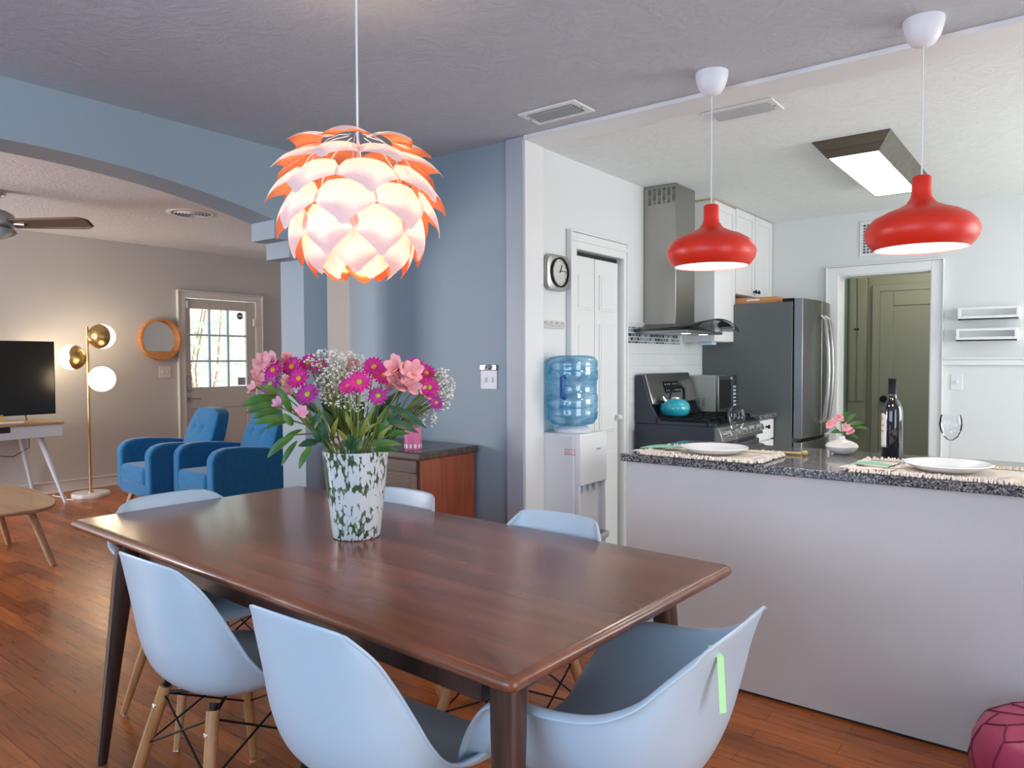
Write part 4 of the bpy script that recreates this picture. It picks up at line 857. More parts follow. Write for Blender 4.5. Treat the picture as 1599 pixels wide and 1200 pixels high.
def fork(label, p, rz, s=1.0):
    m = MB().hexa([(-0.10, -0.004, 0), (0.04, -0.002, 0), (0.04, 0.002, 0), (-0.10, 0.004, 0), (-0.10, -0.004, 0.002), (0.04, -0.002, 0.002), (0.04, 0.002, 0.002), (-0.10, 0.004, 0.002)])
    m.box(0.038, 0.055, -0.009, 0.009, 0, 0.002)
    for k in range(4): m.box(0.055, 0.09, -0.009+k*0.0052, -0.0065+k*0.0052, 0, 0.002)
    o = m.build('fork', 'chrome'); o.location = p; o.rotation_euler = (0, R(-5), rz); return tag(o, label, 'fork', 'forks on the counter')
fork('silver fork beside the left plate on its left side', (-1.40, 2.94, CT+0.019), R(60)); fork('silver fork beside the right plate on its left side', (-0.520, 2.94, CT+0.019), R(70))
def knife(label, p, rz):
    m = MB().box(-0.10, 0.0, -0.005, 0.005, 0, 0.004).hexa([(0, -0.006, 0), (0.11, 0.0, 0), (0.11, 0.004, 0), (0, 0.006, 0), (0, -0.006, 0.0015), (0.11, 0.0, 0.0015), (0.11, 0.004, 0.0015), (0, 0.006, 0.0015)])
    o = m.build('table_knife', 'chrome'); o.location = p; o.rotation_euler = (0, 0, rz); return tag(o, label, 'knife', 'table knives on the counter')
knife('silver knife right of the left plate', (-1.085, 2.93, CT+0.0085), R(60)); knife('silver knife right of the right plate', (-0.205, 2.90, CT+0.0085), R(60))
for lab, p, rz in (('golden wooden stick with round end behind the left placemat', (-1.03, 3.175), R(8)), ('golden wooden stick right of the right plate', (-0.18, 3.205), R(4))):
    o = MB().tube([(-0.15, 0, 0.0), (0.09, 0, 0.0), (0.11, 0, 0)], [0.0045, 0.0055, 0.008], 10).ball((0.125, 0, 0.004), 0.013, 0.8, 14, 8).build('wooden_stick', 'gold'); o.location = (p[0], p[1], CT+0.008); o.rotation_euler = (0, 0, rz); tag(o, lab, 'stick', 'golden sticks on the counter')
tag(B(-1.02, -0.965, 2.84, 2.99, CT+0.006, CT+0.010).build('grey_napkin', 'linen_grey', bevel=0.002), 'folded grey cloth right of the left plate', 'napkin')
tag(B(-0.13, -0.02, 2.84, 2.98, CT+0.006, CT+0.010).build('grey_napkin', 'linen_grey', bevel=0.002), 'folded grey cloth right of the right plate', 'napkin')
def wineglass(x, y, label):
    t = thing('wine_glass', label, 'wine glass', (x, y, CT), 0, 'clear wine glasses on the counter')
    MB().lathe([(0.001, 0.003), (0.010, 0.003), (0.033, 0.001), (0.034, 0.0)], seg=32).build('foot', 'glass', t)
    MB().lathe([(0.006, 0.004), (0.0038, 0.02), (0.0035, 0.075), (0.006, 0.085)], seg=16).build('stem', 'glass', t)
    MB().lathe([(0.001, 0.085), (0.012, 0.088), (0.026, 0.102), (0.037, 0.128), (0.040, 0.148), (0.038, 0.170), (0.0345, 0.186)], seg=40).build('bowl', 'glass', t)
wineglass(-1.205, 3.20, 'wine glass standing behind the left plate'); wineglass(-0.390, 3.325, 'wine glass standing behind the right plate')
bt = thing('wine_bottle', 'dark wine bottle with a tall cream label', 'wine bottle', (-0.60, 3.335, CT))
MB().lathe([(0.001, 0.0), (0.036, 0.0), (0.039, 0.006), (0.039, 0.185), (0.037, 0.205), (0.028, 0.228), (0.017, 0.245), (0.0150, 0.262), (0.0150, 0.268)], seg=48).build('bottle_body', 'wine', bt)
MB().lathe([(0.0156, 0.262), (0.0156, 0.318), (0.0165, 0.320), (0.0165, 0.328), (0.001, 0.329)], seg=32).build('capsule', 'black', bt)
lbm = MB()
def lab_(u, v):
    a = R(-142)+R(62)*(u-0.5); top = 0.185-0.018*(1-math.sqrt(max(0, 1-((u-0.5)*2)**2))); z = 0.045+(top-0.045)*v
    return Vector((0.0394*math.cos(a), 0.0394*math.sin(a), z))
lb_ = lbm.grid(lab_, 12, 12).build('label', 'label', bt, solid=0.0006)
MB().lathe([(0.004, 0.0), (0.007, 0.0), (0.007, 0.001), (0.004, 0.001)], (0.0402*math.cos(R(-142)), 0.0402*math.sin(R(-142)), 0.162), 20, ax=(math.cos(R(-142)), math.sin(R(-142)), 0)).build('round_emblem', 'gold', lb_)
tx = MB()
for z in (0.135, 0.132, 0.112, 0.109): 
    def f_(u, v, z=z): 
        a = R(-142)+R(26)*(u-0.5); return Vector((0.0402*math.cos(a), 0.0402*math.sin(a), z+0.0016*v))
    tx.grid(f_, 6, 1)
tx.build('printed_lines', 'sideboard_top', lb_)
# small bud vase
bv = thing('bud_vase', 'small round cream vase on the counter', 'vase', (-0.795, 3.34, CT))
MB().lathe([(0.001, 0.0), (0.026, 0.0), (0.040, 0.006), (0.060, 0.022), (0.066, 0.034), (0.060, 0.046), (0.040, 0.056), (0.020, 0.062), (0.013, 0.068), (0.012, 0.078), (0.009, 0.078), (0.009, 0.06), (0.001, 0.055)], seg=48).build('vase_body', mat('cream_ceramic', (0.78, 0.72, 0.66), 0.2), bv)

# ------------------------------------------------------------------ flowers
RV, FV = Vector((0.7907, 0.6122, 0)), Vector((-0.6122, 0.7907, 0))   # across and away, seen from the seat side of the table
VB = Vector((-1.853, 1.561, 0.755))
def petal_fn(L, W, bend, base, ang, tilt, up_):
    # single petal surface, starting at base, leaning out at angle ang
    def fn(u, v):
        hw = W*math.sin(PI*min(1, 0.12+0.80*v))**0.8; t_ = (u-0.5)*2
        r_ = base+L*v*math.cos(tilt); z = L*v*math.sin(tilt)+bend*v*v - 0.15*W*t_*t_
        p = Vector((r_, t_*hw, z)); return Matrix.Rotation(ang, 3, 'Z') @ p
    return fn
def place(mb, c, n):
    q = Vector((0, 0, 1)).rotation_difference(Vector(n)); bmesh.ops.rotate(mb.b, verts=mb.b.verts, cent=(0, 0, 0), matrix=q.to_matrix()); bmesh.ops.translate(mb.b, verts=mb.b.verts, vec=c); return mb
def stemcurve(root, head, r0=0.0022, seg=6):
    mid = (root+head)/2; mid.z += 0.02; mid += (root-head)*0.08*Vector((1, 1, 0)).length*0.3
    a = root.lerp(head, 0.35); a = Vector((root.x+(head.x-root.x)*0.28, root.y+(head.y-root.y)*0.28, root.z+(head.z-root.z)*0.42))
    b_ = Vector((root.x+(head.x-root.x)*0.72, root.y+(head.y-root.y)*0.72, root.z+(head.z-root.z)*0.80))
    return MB().tube([root, a, b_, head], r0, seg)
frng = random.Random(11)
def vroot(dx, dy):   # where a stem stands inside the vase
    k = 0.16; return VB + RV*(-dx*k*0.5) + FV*(-dy*k*0.5) + Vector((0, 0, 0.018))
def vrim(dx, dy, head):
    h = Vector((dx, dy, 0)); l = max(h.length, 1e-4); m_ = min(0.088, l*0.42)
    return VB + RV*(dx/l*m_) + FV*(dy/l*m_) + Vector((0, 0, 0.285))
def vstem(dx, dy, head, r_=0.0022):
    a = vroot(dx, dy); b_ = vrim(dx, dy, head); m_ = b_.lerp(head, 0.5)+Vector((0, 0, 0.03))
    return MB().tube([a, a.lerp(b_, 0.5), b_, m_, head], r_, 6)
def daisy(px, py, rpx, dy, label, m='daisy', eye='eye_yellow', face=None):
    dx = (px-558)*0.00205; z = 1.037+(706-py)*0.00203; k = 1+dy*0.35; dx *= k; z = CAM_H+(z-CAM_H)*k; r_ = rpx*0.00205*k
    head = VB + RV*dx + FV*dy + Vector((0, 0, z-VB.z))
    n = face or Vector((0, 0, 0.55)) - FV*0.95 + RV*(dx*1.6); n = Vector(n).normalized()
    t = thing('daisy', label, 'flower', tuple(head), 0, 'magenta daisies in the bouquet')
    pm = MB()
    for ring, (num, L, tl) in enumerate(((16, r_*0.86, 0.18), (14, r_*0.74, 0.42))):
        for k2 in range(num): pm.grid(petal_fn(L, r_*0.13, -r_*0.10, r_*0.16, 2*PI*(k2+0.5*ring)/num+frng.uniform(-.06, .06), tl+frng.uniform(-.08, .08), 0), 2, 5)
    place(pm, head, n).build('petals', m, t, True, keep=True)
    e = MB().ball((0, 0, r_*0.06), r_*0.24, 0.55, 14, 8); place(e, head, n).build('flower_eye', eye, t, True)
    vstem(dx, dy, head-n*0.004).build('stem', 'stem', t, True)
def lily(px, py, rpx, dy, label, m='alstro', blooms=3):
    dx = (px-558)*0.00205; z = 1.037+(706-py)*0.00203; k = 1+dy*0.35; dx *= k; z = CAM_H+(z-CAM_H)*k; r_ = rpx*0.00205*k
    head = VB + RV*dx + FV*dy + Vector((0, 0, z-VB.z))
    t = thing('alstroemeria', label, 'flower', tuple(head), 0, 'pink lily flowers in the bouquet')
    for b_ in range(blooms):
        off = RV*frng.uniform(-1, 1)*r_*0.55*(blooms > 1) + Vector((0, 0, frng.uniform(-.6, .6)*r_*(blooms > 1))) - FV*frng.uniform(0, 0.3)*r_
        n = (Vector((0, 0, 0.5)) - FV*0.8 + RV*frng.uniform(-.9, .9)).normalized(); pm = MB()
        for k2 in range(6): pm.grid(petal_fn(r_*0.92, r_*0.30, -r_*0.12, r_*0.04, 2*PI*k2/6+frng.uniform(-.1, .1), 0.75+0.18*(k2 % 2), 0), 4, 6)
        place(pm, head+off, n).build('bloom', m, t, True, keep=True)
    vstem(dx, dy, head-Vector((0, 0, 0.01)), 0.0028).build('stem', 'stem', t, True)
D = [(494, 616, 20, -0.10, 'magenta daisy with green eye, lowest of those left of centre', 'daisy_violet', 'eye_green'),
 (476, 591, 19, -0.06, 'magenta daisy with orange eye directly above the green-eyed one on the left', 'daisy', 'eye_yellow'),
 (434, 599, 18, -0.08, 'violet daisy at the far left of the bouquet', 'daisy_violet', 'eye_green'),
 (430, 577, 19, -0.01, 'magenta daisy turned sideways above the violet one at the far left', 'daisy', 'eye_yellow'),
 (456, 572, 19, 0.02, 'magenta daisy between the far left flowers and the white sprigs, topmost row', 'daisy', 'eye_yellow'),
 (479, 566, 17, 0.05, 'small magenta daisy touching the left side of the white sprigs', 'daisy', 'eye_yellow'),
 (499, 571, 16, 0.03, 'magenta daisy with yellow eye half hidden by the top white sprigs', 'daisy', 'eye_yellow'),
 (578, 597, 21, -0.12, 'large magenta daisy with green eye in the centre', 'daisy', 'eye_green'),
 (557, 603, 16, -0.09, 'magenta daisy overlapping the left side of the large centre daisy', 'daisy', 'eye_yellow'),
 (588, 573, 19, 0.0, 'magenta daisy standing highest right of the white sprigs', 'daisy', 'eye_yellow'),
 (609, 586, 18, -0.05, 'magenta daisy between the large centre daisy and the big pink lily', 'daisy', 'eye_yellow'),
 (604, 619, 17, -0.09, 'violet daisy hanging below the large centre daisy', 'daisy_violet', 'eye_green'),
 (648, 573, 18, 0.06, 'magenta daisy peeking out above the big pink lily', 'daisy', 'eye_yellow'),
 (667, 583, 17, 0.04, 'magenta daisy at the upper right, beside the big pink lily', 'daisy', 'eye_yellow'),
 (680, 606, 19, -0.05, 'magenta daisy at the right beside the white sprigs', 'daisy', 'eye_green'),
 (690, 630, 14, -0.04, 'small violet daisy, lowest at the right side', 'daisy_violet', 'eye_yellow')]
for d_ in D: daisy(*d_)
for l_ in [(417, 576, 22, 0.02, 'pale pink lily at the upper far left', 'alstro', 3), (401, 597, 17, -0.02, 'pale pink lily, outermost on the left side', 'alstro', 2), (443, 560, 16, 0.06, 'pale pink lily, topmost on the left', 'alstro', 2),
 (458, 606, 19, -0.03, 'pink lily under the row of left daisies', 'alstro', 2), (449, 630, 15, -0.09, 'mauve lily hanging low on the left', 'alstro_mauve', 1), (484, 645, 17, -0.12, 'mauve lily, lowest of the bouquet below the green-eyed daisy', 'alstro_mauve', 1),
 (645, 590, 29, -0.10, 'big pink lily cluster right of centre', 'alstro', 5), (672, 612, 18, -0.05, 'pink lily below the big pink cluster', 'alstro', 2), (608, 600, 15, 0.02, 'pink lily half hidden behind the violet centre daisy', 'alstro', 2), (552, 570, 16, 0.09, 'pink lily behind the white sprigs at the top', 'alstro', 2)]: lily(*l_)
def breath(label, cx, cy, sx, sy, dy, n, seed):
    r_ = random.Random(seed); dx0 = (cx-558)*0.00205; z0 = 1.037+(706-cy)*0.00203
    t = thing('babys_breath', label, 'flower', tuple(VB + RV*dx0 + FV*dy + Vector((0, 0, z0-VB.z))), 0, "white baby's breath sprigs in the bouquet")
    m = MB(); sm = MB(); base = VB + RV*dx0*0.35 + FV*dy*0.35 + Vector((0, 0, 0.30))
    for i in range(n):
        a = r_.uniform(0, 2*PI); q = math.sqrt(r_.random()); dx = (cx-558+sx*q*math.cos(a))*0.00205; z = 1.037+(706-cy-sy*q*math.sin(a))*0.00203
        p = VB + RV*dx + FV*(dy+r_.uniform(-.04, .04)) + Vector((0, 0, z-VB.z)); m.ball(tuple(p), r_.uniform(0.0026, 0.0046), 0.9, 7, 5)
        if i % 3 == 0: sm.tube([base, base.lerp(p, 0.55)+Vector((0, 0, 0.02)), p], 0.0006, 4)
    o = m.build('blossoms', 'breath', t, True); o['kind'] = 'stuff'
    sm.build('stems', 'stem', t, True)
breath("baby's breath sprig, tallest, in the upper middle", 512, 562, 34, 18, 0.02, 170, 1); breath("baby's breath sprig at the top between the left daisies and the centre daisies", 546, 572, 24, 26, 0.06, 120, 2)
breath("baby's breath sprig low in the middle of the bouquet", 530, 605, 34, 30, -0.02, 200, 3); breath("baby's breath sprig under the large centre daisy", 565, 628, 36, 14, -0.02, 110, 4)
breath("baby's breath sprig forming the right edge of the bouquet", 698, 608, 18, 34, 0.0, 190, 5); breath("thin baby's breath sprig drooping at the lower right", 672, 648, 14, 24, 0.03, 45, 6)
def leafy(label, lv, seed, m='leaf'):
    # lv: list of (root px,py, tip px,py, width, dy)
    r_ = random.Random(seed); P0 = lambda px, py, dy: VB + RV*((px-558)*0.00205) + FV*dy + Vector((0, 0, 1.037+(706-py)*0.00203-VB.z))
    a0, b0 = lv[0][0:2], lv[0][2:4]; top = P0(a0[0], a0[1], lv[0][5])
    t = thing('leafy_stem', label, 'flower stem', tuple(top), 0, 'leafy green stems in the bouquet')
    vstem((a0[0]-558)*0.00205, lv[0][5], top, 0.003).build('stem', 'stem', t, True)
    for (x0, y0_, x1, y1_, wd, dy) in lv:
        A, Bp = P0(x0, y0_, dy), P0(x1, y1_, dy-0.03); dv = Bp-A; L = dv.length; dn = dv.normalized(); side = dn.cross(-FV+Vector((0, 0, 0.6))).normalized(); nor = side.cross(dn).normalized()
        def fn(u, v, A=A, dv=dv, side=side, nor=nor, wd=wd, L=L):
            hw = wd*math.sin(PI*min(1, 0.03+0.97*v)**0.9)**0.8; t_ = (u-0.5)*2
            return A+dv*v+side*(t_*hw)+nor*(0.10*L*math.sin(PI*v)+0.25*abs(t_)*hw)
        MB().grid(fn, 6, 12).build('leaf', m, t, True, keep=True)
leafy('leafy stem with broad leaves at the far left', [(440, 622, 392, 632, 0.020, -0.05), (446, 632, 403, 642, 0.018, -0.07), (452, 640, 414, 650, 0.016, -0.08), (450, 612, 428, 600, 0.012, -0.1), (455, 625, 410, 622, 0.013, -0.02)], 1, 'leaf')
leafy('leafy stem whose light green leaf points left above the armchair back', [(466, 650, 421, 657, 0.015, -0.12), (470, 655, 430, 668, 0.007, -0.10), (474, 640, 461, 600, 0.012, -0.12), (478, 660, 466, 640, 0.012, -0.13)], 2, 'leaf')
leafy('leafy stem with long leaves drooping left of the vase', [(476, 676, 438, 710, 0.015, -0.10), (478, 686, 458, 724, 0.010, -0.09), (498, 695, 483, 729, 0.012, -0.08), (482, 670, 452, 688, 0.008, -0.06)], 3, 'leaf')
leafy('dark leafy stem at the left rim of the vase', [(505, 690, 478, 695, 0.014, -0.05), (512, 690, 500, 660, 0.014, -0.06), (520, 700, 515, 650, 0.013, -0.05), (500, 670, 520, 640, 0.016, -0.08)], 4, 'leaf_dark')
leafy('leafy stem with lobed dark leaves above the vase middle', [(565, 700, 548, 684, 0.014, -0.09), (566, 694, 560, 672, 0.012, -0.10), (560, 705, 578, 680, 0.011, -0.09)], 5, 'leaf_dark')
leafy('leafy stem with long leaves pointing right of the vase', [(618, 632, 679, 666, 0.013, -0.10), (620, 655, 668, 672, 0.013, -0.12), (622, 642, 650, 652, 0.010, -0.06), (612, 665, 640, 640, 0.012, -0.06)], 6, 'leaf_dark')
leafy('leafy stem low on the right side over the vase rim', [(590, 692, 642, 690, 0.013, -0.10), (594, 700, 636, 700, 0.013, -0.09), (600, 680, 650, 676, 0.012, -0.05), (596, 688, 622, 650, 0.014, -0.04)], 7, 'leaf')
leafy('bright leafy stem rising behind the right rim of the vase', [(585, 690, 610, 640, 0.013, 0.03), (580, 680, 592, 630, 0.014, 0.05), (600, 680, 632, 628, 0.014, 0.02), (575, 690, 560, 640, 0.012, 0.05)], 8, 'leaf')
leafy('leafy stem filling the middle of the bouquet', [(540, 690, 528, 640, 0.014, 0.03), (545, 690, 552, 635, 0.013, 0.04), (530, 680, 505, 640, 0.014, 0.03), (550, 700, 575, 655, 0.012, 0.0)], 9, 'leaf')
leafy('yellow green leafy stem lit in the middle of the bouquet', [(568, 690, 590, 640, 0.009, -0.02), (560, 680, 548, 640, 0.009, -0.03), (572, 680, 600, 660, 0.008, -0.04), (555, 700, 535, 668, 0.009, -0.03)], 10, 'leaf_yellow')
leafy('yellow green leafy stem left of the bouquet centre', [(520, 690, 505, 655, 0.009, -0.04), (525, 690, 538, 650, 0.009, -0.03), (515, 680, 492, 662, 0.008, -0.05)], 11, 'leaf_yellow')
leafy('yellow green leafy stem right of the bouquet centre', [(598, 690, 622, 664, 0.009, -0.06), (602, 676, 630, 655, 0.009, -0.05), (590, 690, 606, 650, 0.009, -0.02)], 12, 'leaf_yellow')
leafy('dark leafy stem spreading behind the flower heads', [(520, 660, 500, 625, 0.013, 0.05), (535, 655, 530, 620, 0.012, 0.06), (560, 660, 570, 622, 0.012, 0.06), (590, 655, 612, 618, 0.013, 0.05), (600, 645, 632, 610, 0.013, 0.04), (500, 650, 470, 625, 0.012, 0.03)], 13, 'leaf_dark')
def lf2(u, v):
    a = R(-108)+0.13*(u-0.5)*2*math.sin(PI*v)**0.8; z = 0.275-0.145*(1-v); r0_ = 0.0785+0.0285*(z-0.02)/0.263+0.001
    return VB+Vector((0, 0, z))+Vector((r0_*math.cos(a), r0_*math.sin(a), 0))*1.01
lfo = thing('fallen_leaf', 'single green leaf hanging down the outside of the flecked vase', 'leaf', tuple(VB+Vector((0, 0, 0.2))))
MB().grid(lf2, 6, 12).build('leaf_blade', 'leaf', lfo, True, solid=0.0008)
vs = thing('flower_vase', 'tall white flecked glass vase in the middle of the table', 'vase', tuple(VB))
MB().lathe([(0.001, 0.0), (0.070, 0.0), (0.075, 0.004), (0.078, 0.02), (0.094, 0.16), (0.1065, 0.283), (0.104, 0.283), (0.0905, 0.16), (0.073, 0.024), (0.001, 0.018)], seg=64).build('vase_body', 'vase', vs)
# flowers in the small vase
bvp = Vector((-0.795, 3.34, CT))
def small_lily(dx, dz, dy, label, r_=0.024):
    head = bvp+RV*dx+FV*dy+Vector((0, 0, dz)); t = thing('alstroemeria', label, 'flower', tuple(head), 0, 'pink lilies in the bud vase')
    for b_ in range(2):
        n = (Vector((0, 0, 0.4))-FV*0.9+RV*frng.uniform(-.8, .8)).normalized(); pm = MB()
        for k2 in range(6): pm.grid(petal_fn(r_, r_*0.36, -r_*0.1, r_*0.05, 2*PI*k2/6, 0.7+0.2*(k2 % 2), 0), 4, 5)
        place(pm, head+RV*frng.uniform(-.012, .012)+Vector((0, 0, frng.uniform(-.012, .012))), n).build('bloom', 'alstro', t, True, keep=True)
    MB().tube([bvp+Vector((0, 0, 0.06)), bvp+Vector((0, 0, 0.09)), head], 0.0018, 6).build('stem', 'stem', t, True)
small_lily(-0.048, 0.128, -0.01, 'pink lily leaning left in the bud vase'); small_lily(-0.008, 0.150, 0.0, 'pink lily, topmost in the bud vase'); small_lily(0.018, 0.108, -0.02, 'pink lily, lowest in the bud vase beside its leaves', 0.026)
ls = thing('leafy_stem', 'leafy sprig pointing right in the bud vase', 'flower stem', tuple(bvp+Vector((0, 0, 0.08))))
MB().tube([bvp+Vector((0, 0, 0.06)), bvp+Vector((0, 0, 0.09)), bvp+RV*0.02+Vector((0, 0, 0.12))], 0.0018, 6).build('stem', 'stem', ls, True)
for (ax_, az, bx_, bz) in ((0.015, 0.115, 0.110, 0.108), (0.015, 0.120, 0.095, 0.133), (0.01, 0.125, 0.055, 0.175), (0.015, 0.085, 0.065, 0.068), (0.0, 0.09, -0.055, 0.092), (0.0, 0.13, 0.02, 0.185)):
    A = bvp+RV*ax_+Vector((0, 0, az)); Bp = bvp+RV*bx_+FV*-0.015+Vector((0, 0, bz)); dv = Bp-A; side = dv.normalized().cross(-FV+Vector((0, 0, .5))).normalized()
    def fn(u, v): return A+dv*v+side*((u-0.5)*2*0.0095*math.sin(PI*min(1, 0.03+0.97*v))**0.8)+Vector((0, 0, 0.008*math.sin(PI*v)))
    MB().grid(fn, 4, 10).build('leaf', 'leaf', ls, True, keep=True)

# ------------------------------------------------------------------ kitchen: cooler
wc = thing('water_cooler', 'white water cooler with taps and drip tray beside the closet door', 'water cooler', (-2.02, 3.11, 0))
B(-2.14, -1.925, 2.985, 3.235, 0.0, 0.965).build('cabinet', 'plastic_white', wc, True, bevel=0.012, bseg=3)
B(-1.93, -1.893, 2.985, 3.235, 0.715, 0.968).box(-1.93, -1.898, 2.985, 3.235, 0.02, 0.44).box(-1.93, -1.898, 2.985, 2.997, 0.44, 0.72).box(-1.93, -1.898, 3.223, 3.235, 0.44, 0.72).build('front_cover', 'plastic_white', wc, True, bevel=0.006)
for k in range(3): MB().box(-1.925, -1.905, 3.03+0.055*k, 3.05+0.055*k, 0.69, 0.716).cyl((-1.912, 3.04+0.055*k, 0.70), (-1.912, 3.04+0.055*k, 0.675), 0.006).build('tap', 'pale_blue_w', wc, True)
MB().prism([(-1.93, 3.0), (-1.87, 3.0), (-1.845, 3.05), (-1.84, 3.11), (-1.845, 3.17), (-1.87, 3.22), (-1.93, 3.22)], 0.440, 0.462, 'z').build('drip_tray', 'plastic_white', wc, True, bevel=0.004)
MB().prism([(-1.92, 3.02), (-1.875, 3.02), (-1.86, 3.11), (-1.875, 3.20), (-1.92, 3.20)], 0.462, 0.466, 'z').build('drip_grate', 'nickel', wc, True)
wl = MB().box(-1.985, -1.925, 2.9835, 2.9845, 0.865, 0.868).box(-1.985, -1.925, 2.9835, 2.9845, 0.890, 0.893).box(-1.985, -1.982, 2.9835, 2.9845, 0.865, 0.893).box(-1.928, -1.925, 2.9835, 2.9845, 0.865, 0.893).box(-1.98, -1.94, 2.9835, 2.9845, 0.872, 0.875).box(-1.975, -1.95, 2.9835, 2.9845, 0.880, 0.883)
wl.build('warning_sticker', mat('sticker_red', (0.7, 0.12, 0.12), 0.5), wc, True)
MB().box(-1.892, -1.8915, 3.13, 3.17, 0.88, 0.888).build('maker_badge', 'nickel', wc, True)
MB().lathe([(0.09, 0.0), (0.095, 0.012), (0.075, 0.03), (0.04, 0.035)], (-2.02, 3.11, 0.966), 32).build('bottle_collar', 'plastic_white', wc, True)
jg = thing('water_jug', 'blue water bottle upside down on the water cooler', 'water bottle', (-2.02, 3.11, 0.99))
MB().lathe([(0.04, 0.0), (0.055, 0.008), (0.105, 0.018), (0.124, 0.045), (0.128, 0.075), (0.124, 0.090), (0.128, 0.105), (0.128, 0.16), (0.122, 0.168), (0.122, 0.235), (0.128, 0.243), (0.128, 0.285), (0.124, 0.297), (0.128, 0.31), (0.126, 0.335), (0.112, 0.354), (0.07, 0.362), (0.001, 0.355)], seg=48).build('bottle_body', 'jug', jg)
MB().tube([(0.03, -0.122, 0.255), (0.034, -0.145, 0.252), (0.034, -0.145, 0.16), (0.03, -0.122, 0.155)], 0.012, 10).build('handle', mat('dark_blue_plastic', (0.01, 0.09, 0.33), 0.3), jg)

# ------------------------------------------------------------------ kitchen: range, hood, kettle, microwave, fridge, cabinets
rg = thing('range', 'dark gas range with steel backguard and knobs', 'stove', (-1.87, 4.31, 0))
RX0, RX1, RY0, RY1, RT = -2.125, -1.625, 3.975, 4.655, 0.945
B(RX0, RX1, RY0, RY1, 0.03, RT).build('body', 'range', rg, True, bevel=0.006)
for ty in (RY0, RY1-0.022):
    MB().prism([(-2.125, 0.945), (-2.125, 1.235), (-2.085, 1.238), (-2.03, 1.06), (-1.98, 0.98), (-1.95, 0.965), (-1.62, 0.962), (-1.62, 0.945)], ty, ty+0.022, 'y').build('side_trim', 'range', rg, True, bevel=0.003)
MB().prism([(-2.12, 0.95), (-2.12, 1.245), (-2.075, 1.245), (-2.02, 1.07), (-2.02, 1.055), (-2.05, 1.05), (-2.05, 0.95)], RY0+0.022, RY1-0.022, 'y').build('backguard', 'steel', rg, True, bevel=0.006)
def sl(t_): return (-2.075+0.055*t_, 1.245-0.175*t_)
a1, a2 = sl(0.3), sl(0.72)
MB().hexa([(a2[0]+.0005, 4.20, a2[1]), (a2[0]+.004, 4.20, a2[1]+.001), (a2[0]+.004, 4.42, a2[1]+.001), (a2[0]+.0005, 4.42, a2[1]), (a1[0]+.0005, 4.20, a1[1]), (a1[0]+.004, 4.20, a1[1]+.001), (a1[0]+.004, 4.42, a1[1]+.001), (a1[0]+.0005, 4.42, a1[1])]).build('control_display', 'black', rg, True)
bt_ = MB()
for k in range(7):
    for q in (0.4, 0.62):
        if k == 3: continue
        s_ = sl(q); bt_.box(s_[0]+.004, s_[0]+.006, 4.215+0.029*k, 4.225+0.029*k, s_[1]-.003, s_[1]+.003)
bt_.build('control_buttons', 'plastic_white', rg, True)
B(RX0+0.08, RX1-0.01, RY0+0.02, RY1-0.02, 0.945, 0.952).build('cooktop', 'black', rg, True)
for gy in (4.08, 4.31, 4.54):
    g = MB()
    for x in (-1.97, -1.88, -1.79, -1.70): g.box(x-0.006, x+0.006, gy-0.105, gy+0.105, 0.972, 0.984)
    for y in (gy-0.10, gy, gy+0.10): g.box(-1.99, -1.66, y-0.006, y+0.006, 0.972, 0.984)
    for x in (-1.985, -1.665):
        for y in (gy-0.10, gy+0.10): g.box(x-0.006, x+0.006, y-0.006, y+0.006, 0.95, 0.974)
    g.build('grate', 'black', rg, True)
    for x in (-1.92, -1.74): MB().lathe([(0.001, 0.018), (0.035, 0.016), (0.04, 0.008), (0.05, 0)], (x, gy, 0.951), 24).build('burner', 'black', rg, True)
MB().prism([(-1.625, 0.945), (-1.60, 0.94), (-1.575, 0.86), (-1.625, 0.85)], RY0+0.005, RY1-0.005, 'y').build('knob_panel', 'steel', rg, True, bevel=0.003)
for k in range(5):
    y = RY0+0.08+0.13*k; MB().lathe([(0.001, 0.036), (0.020, 0.035), (0.024, 0.0)], (-1.587, y, 0.90), 24, ax=(1, 0, 0.3)).build('knob', 'chrome', rg, True)
B(-1.625, -1.60, RY0+0.01, RY1-0.01, 0.25, 0.83).build('oven_door', 'steel_dark', rg, True, bevel=0.004)
MB().tube([(-1.60, 4.03, 0.79), (-1.555, 4.05, 0.79), (-1.545, 4.31, 0.79), (-1.555, 4.58, 0.79), (-1.60, 4.60, 0.79)], 0.013, 12).build('oven_handle', 'steel_dark', rg, True)
kt = thing('kettle', 'turquoise kettle with black handle on the gas range', 'kettle', (-1.955, 4.16, 0.984))
MB().lathe([(0.001, 0), (0.062, 0), (0.083, 0.014), (0.094, 0.042), (0.089, 0.070), (0.068, 0.094), (0.040, 0.106), (0.036, 0.108)], seg=48).build('kettle_body', 'kettle', kt)
MB().lathe([(0.038, 0.107), (0.034, 0.114), (0.012, 0.120), (0.001, 0.121)], seg=32).build('lid', 'chrome', kt)
MB().tube([(-0.035, -0.045, 0.080), (-0.045, -0.066, 0.105), (-0.048, -0.075, 0.122)], [0.022, 0.015, 0.011], 14).build('spout', 'chrome', kt)
MB().tube([(-0.02, -0.035, 0.10), (-0.012, -0.020, 0.155), (0.0, -0.002, 0.185), (0.02, 0.03, 0.190), (0.035, 0.055, 0.165), (0.035, 0.06, 0.10)], [0.005, 0.006, 0.010, 0.012, 0.011, 0.009], 12).build('handle', 'black', kt)
hd_ = thing('range_hood', 'stainless steel chimney hood with curved glass canopy', 'range hood', (-2.04, 4.26, 2.4))
B(-2.148, -1.933, 4.12, 4.40, 1.54, 2.398).build('chimney', 'steel', hd_, True, bevel=0.003)
v_ = MB()
for k in range(6):
    for j in range(14): v_.box(-2.118+0.032*k, -2.096+0.032*k, 4.1185, 4.1205, 2.285+0.0068*j, 2.289+0.0068*j)
v_.build('vent_slots', 'dark', hd_, True)
